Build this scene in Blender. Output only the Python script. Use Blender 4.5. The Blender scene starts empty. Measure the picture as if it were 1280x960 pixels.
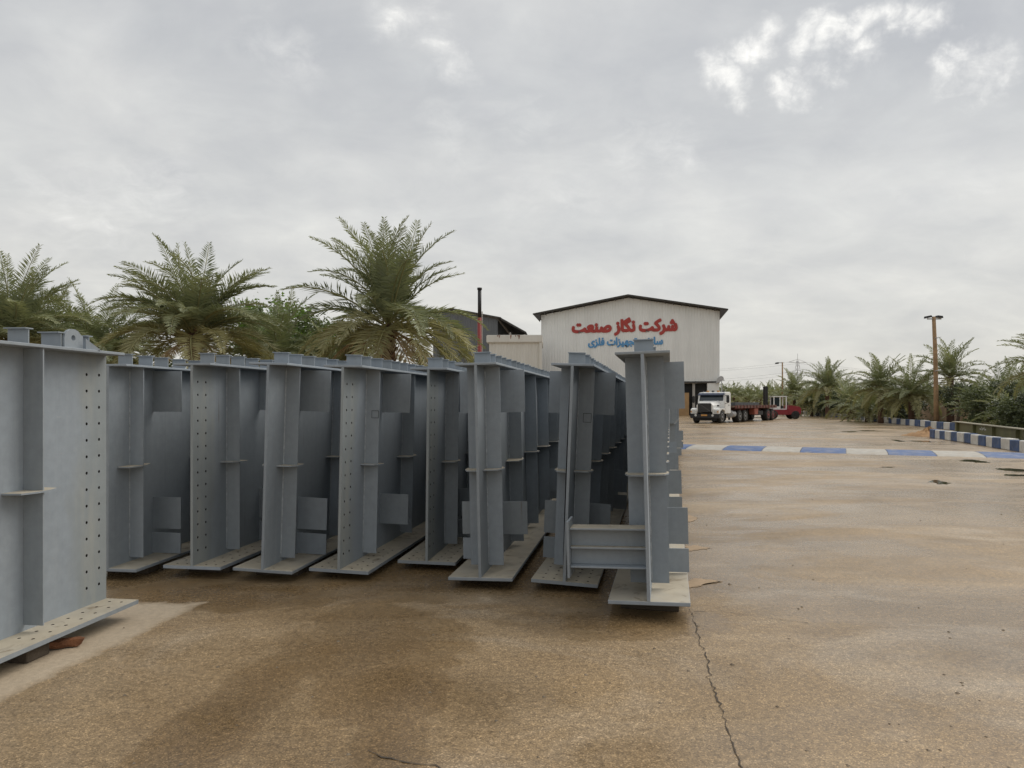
import bpy, math, random
from mathutils import Vector, Matrix
R = math.radians
SC = bpy.context.scene
COL = SC.collection
rnd = random.Random(7)

# ------------------------------------------------------------------ camera
F, CX, HY, CH = 888.0, 640.0, 502.0, 1.77       # focal length and horizon in pixels of a 1280 wide picture, eye height
cam_d = bpy.data.cameras.new("camera")
cam = bpy.data.objects.new("camera", cam_d); COL.objects.link(cam)
cam.location = (0, 0, CH); cam.rotation_euler = (R(90), 0, 0)
cam_d.sensor_fit = 'HORIZONTAL'; cam_d.sensor_width = 36.0; cam_d.lens = 36.0 * F / 1280.0
cam_d.shift_y = (HY - 480.0) / 1280.0
cam_d.clip_start = 0.05; cam_d.clip_end = 3000
SC.camera = cam

def G(px, py):                                   # a point on the ground
    d = CH * F / (py - HY)
    return Vector(((px - CX) / F * d, d, 0.0))
def P(px, py, d):                                # a point at a known distance
    return Vector(((px - CX) / F * d, d, CH + (HY - py) / F * d))

# ------------------------------------------------------------------ sky and sun
SUN_EL, SUN_AZ = R(48), R(62)                    # azimuth from +Y towards +X
W = bpy.data.worlds.new("World"); SC.world = W; W.use_nodes = True
nt = W.node_tree; nt.nodes.clear()
def wn(t, **k):
    n = nt.nodes.new(t)
    for a, b in k.items(): setattr(n, a, b)
    return n
WL = nt.links.new
tc = wn('ShaderNodeTexCoord')
sep = wn('ShaderNodeSeparateXYZ'); WL(tc.outputs['Generated'], sep.inputs[0])
def wmath(op, a, b=None, c=None, clamp=False):
    n = wn('ShaderNodeMath', operation=op); n.use_clamp = clamp
    for i, v in enumerate((a, b, c)):
        if v is None: continue
        if isinstance(v, (int, float)): n.inputs[i].default_value = v
        else: WL(v, n.inputs[i])
    return n.outputs[0]
zc = wmath('MAXIMUM', sep.outputs['Z'], 0.0)
den = wmath('ADD', zc, 0.34)
cmb = wn('ShaderNodeCombineXYZ')
WL(wmath('DIVIDE', sep.outputs['X'], den), cmb.inputs[0]); WL(wmath('DIVIDE', sep.outputs['Y'], den), cmb.inputs[1])
def wnoise(scale, detail, rough=0.55, off=(0, 0, 0), sc=(1, 1, 1), dist=0.0):
    mp = wn('ShaderNodeMapping'); mp.inputs['Location'].default_value = off; mp.inputs['Scale'].default_value = sc
    WL(cmb.outputs[0], mp.inputs[0])
    n = wn('ShaderNodeTexNoise'); n.inputs['Scale'].default_value = scale; n.inputs['Detail'].default_value = detail
    n.inputs['Roughness'].default_value = rough; n.inputs['Distortion'].default_value = dist
    WL(mp.outputs[0], n.inputs['Vector']); return n.outputs[0]
def ramp(v, stops):
    n = wn('ShaderNodeValToRGB'); WL(v, n.inputs[0]); e = n.color_ramp.elements
    while len(e) < len(stops): e.new(0.5)
    for el, (p, c) in zip(e, stops): el.position = p; el.color = c if len(c) == 4 else (*c, 1)
    return n.outputs[0]
base = ramp(zc, [(0.0, (.60, .583, .545)), (.10, (.60, .59, .56)), (.25, (.585, .585, .572)), (.42, (.505, .512, .518)), (.6, (.51, .515, .52)), (1, (.56, .565, .575))])
n1 = wnoise(2.3, 6, .52, (3.1, 1.7, 0), (1, 1.15, 1), .35)
n2 = wnoise(7.5, 5, .55, (0.3, 5.2, 0), (1, 1.1, 1), .3)
n4 = wnoise(4.2, 7, .6, (6.3, 2.2, 0), (1, 1.3, 1), .6)
m1 = ramp(n1, [(.28, (.87, .88, .90)), (.48, (.96, .965, .97)), (.60, (1.03, 1.03, 1.025)), (.76, (1.12, 1.11, 1.09))])
m2 = ramp(n2, [(.30, (.972, .972, .98)), (.52, (1, 1, 1)), (.72, (1.045, 1.045, 1.04))])
def wmix(kind, fac, a, b):
    n = wn('ShaderNodeMix', data_type='RGBA', blend_type=kind)
    if isinstance(fac, (int, float)): n.inputs[0].default_value = fac
    else: WL(fac, n.inputs[0])
    for s, v in ((6, a), (7, b)):
        if isinstance(v, tuple): n.inputs[s].default_value = (*v, 1)
        else: WL(v, n.inputs[s])
    return n.outputs[2]
skyc = wmix('MULTIPLY', 1.0, base, m1)
skyc = wmix('MULTIPLY', 1.0, skyc, m2)
skyc = wmix('MULTIPLY', 1.0, skyc, ramp(n4, [(.30, (.93, .935, .945)), (.50, (.995, .995, .995)), (.62, (1.035, 1.035, 1.03)), (.74, (1.09, 1.085, 1.07))]))
# thin places in the cloud deck where brighter cloud shows through
wq = wn('ShaderNodeTexNoise'); wq.inputs['Scale'].default_value = 9.0; wq.inputs['Detail'].default_value = 6; wq.inputs['Roughness'].default_value = .62
WL(tc.outputs['Generated'], wq.inputs['Vector'])
wv1 = wn('ShaderNodeVectorMath', operation='SUBTRACT'); WL(wq.outputs['Color'], wv1.inputs[0]); wv1.inputs[1].default_value = (.5, .5, .5)
wv2 = wn('ShaderNodeVectorMath', operation='SCALE'); WL(wv1.outputs[0], wv2.inputs[0]); wv2.inputs['Scale'].default_value = .13
wv3 = wn('ShaderNodeVectorMath', operation='ADD'); WL(tc.outputs['Generated'], wv3.inputs[0]); WL(wv2.outputs[0], wv3.inputs[1])
gap = None
LOBES = []
for pts, rad, amp in [([(1024, 45), (1052, 52), (1085, 36), (1112, 26), (1145, 22), (1172, 28)], .030, 1.0), ([(968, 40), (950, 52), (932, 62)], .032, .95),
                      ([(890, 88), (905, 97), (922, 106)], .032, 1.0), ([(988, 102), (1015, 94), (1045, 86), (1082, 80)], .028, .9), ([(1190, 88), (1218, 95), (1240, 98)], .028, .85),
                      ([(540, 12), (522, 30), (500, 36), (548, 55), (565, 85)], .045, .62), ([(335, 55), (350, 75), (370, 78)], .042, .42), ([(800, 195), (845, 205)], .07, .42),
                      ([(660, 248), (715, 252)], .055, .38), ([(165, 232), (200, 236)], .07, .42), ([(90, 265), (150, 272)], .075, .42), ([(560, 165), (650, 150)], .06, .35), ([(1200, 240), (1130, 245)], .06, .28)]:
    for q in pts: LOBES.append((q[0], q[1], rad, amp))
for (px, py, rad, amp) in LOBES:
    d = Vector(((px - CX) / F, 1, (HY - py) / F)).normalized()
    vm = wn('ShaderNodeVectorMath', operation='DISTANCE'); WL(wv3.outputs[0], vm.inputs[0]); vm.inputs[1].default_value = d
    lob = wmath('MULTIPLY', wmath('SUBTRACT', 1.0, wmath('DIVIDE', vm.outputs['Value'], rad * 1.12), clamp=True), amp)
    gap = lob if gap is None else wmath('MAXIMUM', gap, lob)
n3 = wnoise(15, 7, .62, (1.9, 2.4, 0), (1, 1.1, 1), .6)
gv = wmath('ADD', wmath('MULTIPLY', gap, 0.85), wmath('MULTIPLY', wmath('SUBTRACT', n3, 0.5), 1.3))
gmask = ramp(gv, [(.10, (0, 0, 0)), (.45, (.30, .30, .30)), (.90, (1, 1, 1))])
gm = wmath('MULTIPLY', gmask, wmath('MINIMUM', wmath('MULTIPLY', gap, 1.8), 1.0))
skyc = wmix('MIX', wmath('MULTIPLY', gm, .9), skyc, (.95, .935, .89))
bg1 = wn('ShaderNodeBackground'); WL(skyc, bg1.inputs[0]); bg1.inputs[1].default_value = 0.945
nish = wn('ShaderNodeTexSky'); nish.sky_type = 'NISHITA'; nish.sun_disc = False
nish.sun_elevation = SUN_EL; nish.sun_rotation = SUN_AZ
bg2 = wn('ShaderNodeBackground'); WL(nish.outputs[0], bg2.inputs[0]); bg2.inputs[1].default_value = 0.08
mx = wn('ShaderNodeMixShader'); mx.inputs[0].default_value = 0.94
WL(bg2.outputs[0], mx.inputs[1]); WL(bg1.outputs[0], mx.inputs[2])
wo = wn('ShaderNodeOutputWorld'); WL(mx.outputs[0], wo.inputs[0])

sl = bpy.data.lights.new("sun", 'SUN'); sl.energy = 1.5; sl.angle = R(50); sl.color = (1, .95, .87)
so = bpy.data.objects.new("sun", sl); COL.objects.link(so)
sd = Vector((math.sin(SUN_AZ) * math.cos(SUN_EL), math.cos(SUN_AZ) * math.cos(SUN_EL), math.sin(SUN_EL)))
so.rotation_euler = sd.to_track_quat('Z', 'Y').to_euler()
so.location = (20, 10, 40)

SC.view_settings.view_transform = 'Standard'; SC.view_settings.look = 'None'
SC.view_settings.exposure = 0.38; SC.view_settings.gamma = 1.0
SC.view_settings.use_curve_mapping = False
SC.render.engine = 'CYCLES'
try:
    SC.cycles.max_bounces = 6; SC.cycles.diffuse_bounces = 4; SC.cycles.transparent_max_bounces = 12
except Exception: pass

# ------------------------------------------------------------------ helpers
class MB:
    def __init__(s): s.v = []; s.f = []; s.m = []; s.sm = []
    def face(s, idx, mat=0, smooth=False): s.f.append(tuple(idx)); s.m.append(mat); s.sm.append(smooth)
    def add(s, pts): i = len(s.v); s.v.extend([tuple(p) for p in pts]); return i
    def box(s, lo, hi, mat=0, M=None):
        x0, y0, z0 = lo; x1, y1, z1 = hi
        p = [(x0,y0,z0),(x1,y0,z0),(x1,y1,z0),(x0,y1,z0),(x0,y0,z1),(x1,y0,z1),(x1,y1,z1),(x0,y1,z1)]
        if M is not None: p = [M @ Vector(q) for q in p]
        i = s.add(p)
        for f in ((3,2,1,0),(4,5,6,7),(0,1,5,4),(1,2,6,5),(2,3,7,6),(3,0,4,7)): s.face([i+k for k in f], mat)
        return s
    def cbox(s, c, sz, mat=0, M=None):
        return s.box([c[k]-sz[k]/2 for k in range(3)], [c[k]+sz[k]/2 for k in range(3)], mat, M)
    def prism(s, poly, axis, a, b, mat=0):         # a 2-D outline pushed along an axis (0,1,2)
        n = len(poly)
        def mk(q, t):
            return {0: (t, q[0], q[1]), 1: (q[0], t, q[1]), 2: (q[0], q[1], t)}[axis]
        i = s.add([mk(q, a) for q in poly] + [mk(q, b) for q in poly])
        s.face([i+k for k in range(n)][::-1], mat); s.face([i+n+k for k in range(n)], mat)
        for k in range(n):
            k2 = (k+1) % n; s.face((i+k, i+k2, i+n+k2, i+n+k), mat)
        return s
    def tube(s, pts, rads, n=8, mat=0, cap=True, smooth=True):
        pts = [Vector(p) for p in pts]
        if isinstance(rads, (int, float)): rads = [rads] * len(pts)
        rings = []
        for k, p in enumerate(pts):
            t = (pts[min(k+1, len(pts)-1)] - pts[max(k-1, 0)]).normalized()
            u = t.cross(Vector((0, 0, 1)) if abs(t.z) < .92 else Vector((1, 0, 0))).normalized(); w = t.cross(u)
            rings.append(s.add([p + (u*math.cos(2*math.pi*j/n) + w*math.sin(2*math.pi*j/n))*rads[k] for j in range(n)]))
        for a, b in zip(rings, rings[1:]):
            for j in range(n):
                j2 = (j+1) % n; s.face((a+j, a+j2, b+j2, b+j), mat, smooth)
        if cap:
            s.face([rings[0]+j for j in range(n)][::-1], mat); s.face([rings[-1]+j for j in range(n)], mat)
        return s
    def disc_wheel(s, c, axis, r, w, n=24, mat=0, inner=0.0):   # solid of revolution about x
        return s
    def mesh(s, name, mats):
        me = bpy.data.meshes.new(name); me.from_pydata(s.v, [], s.f)
        for m in (mats if isinstance(mats, (list, tuple)) else [mats]): me.materials.append(m)
        me.polygons.foreach_set('material_index', s.m); me.polygons.foreach_set('use_smooth', s.sm)
        me.validate(); me.update(); return me
    def build(s, name, mats, parent=None, loc=None, rot=None, fix=True):
        me = s.mesh(name, mats)
        if fix: recalc(me)
        return put(name, me, parent, loc, rot)
import bmesh
def recalc(me):
    b = bmesh.new(); b.from_mesh(me); bmesh.ops.recalc_face_normals(b, faces=b.faces); b.to_mesh(me); b.free()
def bevel(me, w=.01, seg=1):
    b = bmesh.new(); b.from_mesh(me)
    bmesh.ops.remove_doubles(b, verts=b.verts, dist=1e-5)
    bmesh.ops.recalc_face_normals(b, faces=b.faces)
    bmesh.ops.bevel(b, geom=[e for e in b.edges if len(e.link_faces) == 2 and e.calc_face_angle(0) > .5], offset=w, segments=seg, affect='EDGES', clamp_overlap=True)
    b.to_mesh(me); b.free(); return me
def put(name, data, parent=None, loc=None, rot=None, scale=None):
    o = bpy.data.objects.new(name, data); COL.objects.link(o)
    if parent is not None: o.parent = parent
    if loc is not None: o.location = loc
    if rot is not None: o.rotation_euler = rot
    if scale is not None: o.scale = scale if not isinstance(scale, (int, float)) else (scale,)*3
    return o
def tag(o, label=None, cat=None, group=None, kind=None):
    if label: o['label'] = label
    if cat: o['category'] = cat
    if group: o['group'] = group
    if kind: o['kind'] = kind
    return o
def thing(name, label, cat, loc=(0, 0, 0), rz=0.0, group=None):
    o = put(name, None, None, loc, (0, 0, rz)); o.empty_display_size = .2
    return tag(o, label, cat, group)

# ------------------------------------------------------------------ materials
class NT:
    def __init__(s, name):
        s.mat = bpy.data.materials.new(name); s.mat.use_nodes = True; s.t = s.mat.node_tree
        s.b = s.t.nodes['Principled BSDF']; s.L = s.t.links.new
    def n(s, t, **k):
        x = s.t.nodes.new(t)
        for a, b in k.items(): setattr(x, a, b)
        return x
    def set(s, sock, v):
        if v is None: return
        if isinstance(v, (int, float)): sock.default_value = v
        elif isinstance(v, tuple): sock.default_value = (*v, 1) if len(v) == 3 and sock.type == 'RGBA' else v
        else: s.L(v, sock)
    def coord(s, kind='Object', sc=(1, 1, 1), loc=(0, 0, 0)):
        if kind == 'World': src = s.n('ShaderNodeNewGeometry').outputs['Position']
        else: src = s.n('ShaderNodeTexCoord').outputs[kind]
        m = s.n('ShaderNodeMapping'); m.inputs['Scale'].default_value = sc; m.inputs['Location'].default_value = loc
        s.L(src, m.inputs[0]); return m.outputs[0]
    def noise(s, vec, scale, detail=4, rough=.55, dist=0.0):
        n = s.n('ShaderNodeTexNoise'); s.L(vec, n.inputs['Vector'])
        n.inputs['Scale'].default_value = scale; n.inputs['Detail'].default_value = detail; n.inputs['Roughness'].default_value = rough; n.inputs['Distortion'].default_value = dist
        return n.outputs[0]
    def ramp(s, v, stops):
        n = s.n('ShaderNodeValToRGB'); s.L(v, n.inputs[0]); e = n.color_ramp.elements
        while len(e) < len(stops): e.new(.5)
        for el, (p, c) in zip(e, stops):
            el.position = p
            if isinstance(c, (int, float)): c = (c, c, c)
            el.color = (*c, 1)
        return n.outputs[0]
    def math(s, op, a, b=None, clamp=False):
        n = s.n('ShaderNodeMath', operation=op); n.use_clamp = clamp; s.set(n.inputs[0], a); s.set(n.inputs[1], b); return n.outputs[0]
    def mix(s, fac, a, b, kind='MIX'):
        n = s.n('ShaderNodeMix', data_type='RGBA', blend_type=kind); s.set(n.inputs[0], fac); s.set(n.inputs[6], a); s.set(n.inputs[7], b); return n.outputs[2]
    def bump(s, h, strength=.3, dist=.01):
        n = s.n('ShaderNodeBump'); n.inputs['Strength'].default_value = strength; n.inputs['Distance'].default_value = dist
        s.L(h, n.inputs['Height']); s.L(n.outputs[0], s.b.inputs['Normal'])
    def out(s, col=None, rough=None, metal=None, spec=None):
        s.set(s.b.inputs['Base Color'], col); s.set(s.b.inputs['Roughness'], rough); s.set(s.b.inputs['Metallic'], metal); s.set(s.b.inputs['Specular IOR Level'], spec)
        return s.mat
def worn(name, col, rough=.6, var=.25, scale=3.0, metal=0.0, bumpy=0.0, dirt=None, dirtamt=.3, kind='Object', spec=.5):
    m = NT(name); v = m.coord(kind)
    n = m.noise(v, scale, 6); c = m.mix(1.0, col, m.ramp(n, [(.25, 1-var), (.75, 1+var)]), 'MULTIPLY')
    if dirt: c = m.mix(m.ramp(m.noise(v, scale*.6, 5, .6, .5), [(.5, 0.0), (.75, dirtamt)]), c, dirt)
    if bumpy: m.bump(m.noise(v, scale*12, 4), bumpy, .01)
    return m.out(c, rough, metal, spec)

def girder_paint(name, primer=False, dusty=False):
    m = NT(name); v = m.coord('Object'); oi = m.n('ShaderNodeObjectInfo')
    # each plate has its own tone
    add = m.n('ShaderNodeVectorMath', operation='ADD'); cb = m.n('ShaderNodeCombineXYZ')
    m.L(m.math('MULTIPLY', oi.outputs['Random'], 37.0), cb.inputs[0]); m.L(m.math('MULTIPLY', oi.outputs['Random'], 11.0), cb.inputs[1])
    m.L(v, add.inputs[0]); m.L(cb.outputs[0], add.inputs[1]); v = add.outputs[0]
    def mp(sc):
        q = m.n('ShaderNodeMapping'); q.inputs['Scale'].default_value = sc; m.L(v, q.inputs[0]); return q.outputs[0]
    c = m.mix(m.noise(mp((1, 1, .8)), 1.6, 5), (.262, .303, .348), (.336, .376, .415))
    c = m.mix(1.0, c, m.ramp(oi.outputs['Random'], [(0, .90), (1, 1.08)]), 'MULTIPLY')
    c = m.mix(m.math('MULTIPLY', m.math('FRACT', m.math('MULTIPLY', oi.outputs['Random'], 7.3)), .55), c, (.268, .285, .285))
    streak = m.noise(mp((16, 16, .55)), 1.0, 5, .6)
    c = m.mix(m.ramp(streak, [(.50, 0.0), (.82, .28)]), c, (.38, .405, .415))
    streak2 = m.noise(mp((10, 10, .4)), 1.3, 5, .65)
    c = m.mix(m.ramp(streak2, [(.54, 0.0), (.84, .26)]), c, (.15, .172, .195))
    mott = m.noise(mp((1, 1, 1)), 14, 6, .65)
    c = m.mix(1.0, c, m.ramp(mott, [(.3, .92), (.7, 1.07)]), 'MULTIPLY')
    spots = m.noise(mp((1, 1, 1)), 38, 3, .5)
    c = m.mix(m.ramp(spots, [(.68, 0.0), (.74, .5)]), c, (.34, .35, .345))
    run = m.noise(mp((26, 26, .9)), 1.0, 3, .5)           # thin rust runs and handling scuffs
    c = m.mix(m.math('MULTIPLY', m.ramp(run, [(.70, 0.0), (.76, .55)]), m.ramp(m.noise(mp((1, 1, 1)), 1.1, 3), [(.50, 0.0), (.62, 1.0)])), c, (.16, .12, .09))
    scf = m.noise(mp((3, 3, 22)), 1.2, 4, .6)
    c = m.mix(m.ramp(scf, [(.70, 0.0), (.76, .35)]), c, (.43, .45, .45))
    if primer:                                    # the bare primer band left round the bolt holes
        sp = m.n('ShaderNodeSeparateXYZ'); m.L(m.coord('Object'), sp.inputs[0])
        wob = m.math('ADD', sp.outputs['Y'], m.math('MULTIPLY', m.math('SUBTRACT', m.noise(mp((2, 2, .8)), 2.0, 4), .5), .45))
        band = m.ramp(wob, [(.05, .55), (.26, .45), (.40, 0.0)])
        c = m.mix(band, c, (.265, .285, .27))
        c = m.mix(m.math('MULTIPLY', band, m.ramp(m.noise(mp((3, 3, .5)), 2.6, 5), [(.48, 0.0), (.72, .75)])), c, (.43, .425, .37))
    if dusty:
        geo = m.n('ShaderNodeNewGeometry'); sp = m.n('ShaderNodeSeparateXYZ'); m.L(geo.outputs['Normal'], sp.inputs[0])
        up = m.ramp(sp.outputs['Z'], [(.6, 0.0), (.9, 1.0)])
        dn = m.noise(mp((1.6, .8, 1)), 2.2, 6, .62, .4)
        c = m.mix(m.math('MULTIPLY', up, m.ramp(dn, [(.2, .62), (.55, .97)])), c, m.mix(m.noise(mp((1, 1, 1)), 7, 5), (.36, .305, .22), (.60, .54, .42)))
        c = m.mix(m.math('MULTIPLY', up, m.ramp(m.noise(mp((1, 1, 1)), 5, 5, .6, 1), [(.58, 0.0), (.66, .55)])), c, (.17, .12, .07))
    m.bump(m.noise(mp((1, 1, 1)), 45, 4), .07, .004)
    return m.out(c, m.ramp(mott, [(.3, .55), (.7, .75)]), 0.0, .4)
M_paint = girder_paint("grey_paint"); M_primer = girder_paint("grey_paint_primer", True); M_dusty = girder_paint("grey_paint_dusty", False, True)
M_bolt_dark = worn("hole_edge", (.022, .02, .018), .8)  # near-black puts the shade inside the bolt holes into the colour
M_weld = worn("weld_bead", (.40, .43, .45), .5, .3, 30, bumpy=.4)

# ground
def ground_mat():
    m = NT("wet_asphalt"); w = m.coord('World'); oi = None
    def mp(sc, loc=(0, 0, 0)):
        return m.coord('World', sc, loc)
    big = m.noise(w, .28, 6, .55, .4); mid = m.noise(w, 1.3, 6, .6, .3); fine = m.noise(w, 22, 5, .7)
    c = m.mix(m.ramp(big, [(.32, 0.0), (.68, 1.0)]), (.240, .162, .082), (.335, .234, .126))
    c = m.mix(1.0, c, m.ramp(mid, [(.28, .80), (.72, 1.18)]), 'MULTIPLY')
    # silt washed into streaks across the yard, thicker far off
    sil = m.noise(mp((.14, .40, 1)), 1.0, 7, .6, .8)
    c = m.mix(m.ramp(sil, [(.49, 0.0), (.68, .60)]), c, (.50, .375, .235))
    sil2 = m.noise(mp((.5, 1.1, 1), (4, 9, 0)), 1.0, 6, .65, 1.2)
    c = m.mix(m.ramp(sil2, [(.54, 0.0), (.72, .45)]), c, (.42, .32, .205))
    # tyre tracks sweeping round the yard
    dd = m.n('ShaderNodeVectorMath', operation='DISTANCE'); m.L(w, dd.inputs[0]); dd.inputs[1].default_value = (16, -16, 0)
    trk = m.math('ABSOLUTE', m.math('SUBTRACT', m.math('FRACT', m.math('MULTIPLY', m.math('ADD', dd.outputs['Value'], m.math('MULTIPLY', big, 1.2)), .43)), .5))
    c = m.mix(m.math('MULTIPLY', m.ramp(trk, [(.02, 1.0), (.14, 0.0)]), m.ramp(mid, [(.46, 0.0), (.62, .38)])), c, m.mix(1.0, c, (.60, .56, .52), 'MULTIPLY'))
    # pale film left where the water has dried, also wet sheen put into the colour
    dry = m.noise(mp((.33, .62, 1), (2, 5, 0)), 1.0, 7, .64, 1.0)
    c = m.mix(m.ramp(dry, [(.52, 0.0), (.62, .28), (.74, .60)]), c, (.50, .42, .32))
    # aggregate
    vo = m.n('ShaderNodeTexVoronoi'); vo.inputs['Scale'].default_value = 145; m.L(w, vo.inputs['Vector'])
    spk = m.n('ShaderNodeSeparateColor'); m.L(vo.outputs['Color'], spk.inputs[0])
    c = m.mix(1.0, c, m.ramp(spk.outputs[0], [(0, .60), (.45, .96), (.8, 1.06), (.90, 1.4), (1, 1.85)]), 'MULTIPLY')
    c = m.mix(1.0, c, m.ramp(fine, [(.3, .70), (.7, 1.28)]), 'MULTIPLY')
    # wet area in front of the girders
    sp = m.n('ShaderNodeSeparateXYZ'); m.L(w, sp.inputs[0])
    def ell(x, y, rx, ry, rot=0):
        dx = m.math('SUBTRACT', sp.outputs['X'], x); dy = m.math('SUBTRACT', sp.outputs['Y'], y)
        cr, sr = math.cos(rot), math.sin(rot)
        a = m.math('DIVIDE', m.math('ADD', m.math('MULTIPLY', dx, cr), m.math('MULTIPLY', dy, sr)), rx)
        b = m.math('DIVIDE', m.math('ADD', m.math('MULTIPLY', dx, -sr), m.math('MULTIPLY', dy, cr)), ry)
        d = m.math('SQRT', m.math('ADD', m.math('MULTIPLY', a, a), m.math('MULTIPLY', b, b)))
        return m.math('SUBTRACT', 1.0, d)
    wet = None
    for e in [(-1.0, 5.3, .75, .95, .15), (-1.62, 3.9, .30, 1.6, -.12), (-.62, 3.5, .24, .8, .1), (-.8, 4.4, .5, .6, 0), (.0, 6.9, 2.6, .75, .0), (.9, 5.7, 1.0, .50, 0), (-2.5, 6.5, 1.3, .6, 0)]:
        q = ell(*e); wet = q if wet is None else m.math('MAXIMUM', wet, q)
    wv = m.math('ADD', wet, m.math('MULTIPLY', m.math('SUBTRACT', mid, .5), 1.25))
    wv = m.math('ADD', wv, m.math('MULTIPLY', m.math('SUBTRACT', m.noise(w, 5.5, 6, .65), .5), .75))
    wetm = m.ramp(wv, [(.05, 0.0), (.13, .62), (.45, .85), (.60, 1.0)])
    far_wet = m.ramp(m.noise(mp((.22, .46, 1), (7, 3, 0)), 1.0, 7, .62, .7), [(.42, 0.0), (.54, 1.0)])
    allwet = m.math('MAXIMUM', wetm, m.math('MULTIPLY', far_wet, .95))
    c = m.mix(m.math('MULTIPLY', wetm, .58), c, m.mix(1.0, c, (.52, .455, .34), 'MULTIPLY'))
    c = m.mix(m.math('MULTIPLY', far_wet, .30), c, m.mix(1.0, c, (.62, .58, .52), 'MULTIPLY'))
    # dry dusty pavement sheltered along the nearest girder
    along = m.math('ADD', m.math('MULTIPLY', m.math('SUBTRACT', sp.outputs['X'], -2.997), .989), m.math('MULTIPLY', m.math('SUBTRACT', sp.outputs['Y'], 4.158), -.147))
    nd = m.math('MULTIPLY', m.math('SUBTRACT', m.noise(w, 5, 6, .7), .5), .22)
    e1 = m.math('ADD', m.math('MULTIPLY', along, -1.0), nd)
    e2 = m.math('ADD', m.math('SUBTRACT', 6.28, sp.outputs['Y']), m.math('MULTIPLY', nd, 1.5))
    e3 = m.math('ADD', along, 2.4)
    shel = m.ramp(m.math('MINIMUM', m.math('MINIMUM', e1, e2), e3), [(.0, 0.0), (.035, .55), (.11, 1.0)])
    dc = m.mix(m.noise(w, 2.0, 6, .6), (.43, .34, .235), (.56, .465, .345))
    dc = m.mix(1.0, dc, m.ramp(fine, [(.3, .84), (.7, 1.14)]), 'MULTIPLY')
    c = m.mix(shel, c, dc); allwet = m.math('MULTIPLY', allwet, m.math('SUBTRACT', 1.0, shel))
    # damp hollows with standing film
    film = m.ramp(m.noise(w, .9, 5, .6, .5), [(.56, 0.0), (.66, 1.0)])
    # sparse dark stains
    st = m.ramp(m.noise(w, 6.5, 4, .5), [(.70, 0.0), (.76, .55)])
    c = m.mix(st, c, (.10, .075, .05))
    rg = m.math('SUBTRACT', m.ramp(fine, [(.2, .46), (.8, .62)]), m.math('MULTIPLY', allwet, .30))
    rg = m.math('SUBTRACT', rg, m.math('MULTIPLY', m.math('MULTIPLY', wetm, film), .16), True)
    hb = m.math('ADD', m.math('MULTIPLY', spk.outputs[0], .55), fine)
    bs = m.n('ShaderNodeBump'); bs.inputs['Distance'].default_value = .006
    m.L(m.math('SUBTRACT', .6, m.math('MULTIPLY', allwet, .53)), bs.inputs['Strength']); m.L(hb, bs.inputs['Height']); m.L(bs.outputs[0], m.b.inputs['Normal'])
    return m.out(c, rg, 0.0, .5)
M_ground = ground_mat()
def dry_mat():
    m = NT("dry_patch"); w = m.coord('World')
    c = m.mix(m.noise(w, 2.0, 6, .6), (.47, .385, .285), (.60, .51, .40))
    c = m.mix(1.0, c, m.ramp(m.noise(w, 30, 5, .7), [(.3, .85), (.7, 1.12)]), 'MULTIPLY')
    m.bump(m.noise(w, 60, 4), .3, .004); return m.out(c, .8)
M_dry = dry_mat()
M_smear = worn('dry_smear', (.40, .29, .185), .85, .2, 6, kind='World', bumpy=.3)
M_soil = worn("soil", (.17, .12, .075), .95, .35, 1.2, bumpy=.6, kind='World')
M_sand = worn("sand_heap", (.36, .21, .10), .95, .25, 4, bumpy=.5, kind='World')
M_crack = worn("crack_fill", (.07, .055, .04), .9, .2, 8, kind='World')
def puddle_mat():
    m = NT("puddle_water"); w = m.coord('World'); m.bump(m.noise(w, 5, 3), .05, .01); return m.out((.035, .03, .02), .06, 0, .6)
M_puddle = puddle_mat()
M_blue = worn("blue_road_paint", (.055, .11, .26), .6, .3, 4, dirt=(.34, .32, .29), dirtamt=.8, bumpy=.25)
M_white = worn("white_road_paint", (.42, .395, .345), .65, .22, 4, dirt=(.38, .31, .22), dirtamt=.85, bumpy=.25)
M_kerbblue = worn("kerb_blue", (.06, .10, .20), .7, .35, 3, dirt=(.28, .25, .22), dirtamt=.7)
M_kerbwhite = worn("kerb_white", (.62, .60, .55), .75, .18, 3, dirt=(.36, .30, .23), dirtamt=.8)
M_kerbgrey = worn("kerb_faded_blue", (.12, .14, .20), .8, .3, 4, dirt=(.25, .23, .21), dirtamt=.5)
M_kerbpale = worn("kerb_faded_white", (.44, .43, .41), .8, .2, 4, dirt=(.27, .25, .22), dirtamt=.5)

# vegetation
def leaf_mat(name, a, b, tr=.25, rough=.45):
    m = NT(name); oi = m.n('ShaderNodeObjectInfo'); v = m.coord('Object')
    c = m.mix(m.noise(v, 1.7, 3), a, b)
    c = m.mix(1.0, c, m.ramp(oi.outputs['Random'], [(0, (.78, .80, .78)), (1, (1.25, 1.22, 1.15))]), 'MULTIPLY')
    m.out(c, rough, 0, .4)
    t = m.n('ShaderNodeBsdfTranslucent'); m.L(m.mix(1.0, c, (1.1, 1.15, .7), 'MULTIPLY'), t.inputs[0])
    x = m.n('ShaderNodeMixShader'); x.inputs[0].default_value = tr
    m.L(m.b.outputs[0], x.inputs[1]); m.L(t.outputs[0], x.inputs[2])
    m.L(x.outputs[0], m.t.nodes['Material Output'].inputs[0]); return m.mat
M_frond = leaf_mat("palm_leaflet", (.20, .225, .13), (.29, .31, .185))
M_frond_old = leaf_mat("palm_leaflet_old", (.25, .245, .125), (.37, .34, .185))
M_frond_dead = leaf_mat("palm_leaflet_dead", (.42, .32, .19), (.55, .43, .27), .15, .7)
M_rachis = worn("palm_rachis", (.26, .25, .11), .6, .2, 4)
M_rachis_dead = worn("palm_rachis_dead", (.33, .22, .11), .8, .2, 4)
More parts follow.
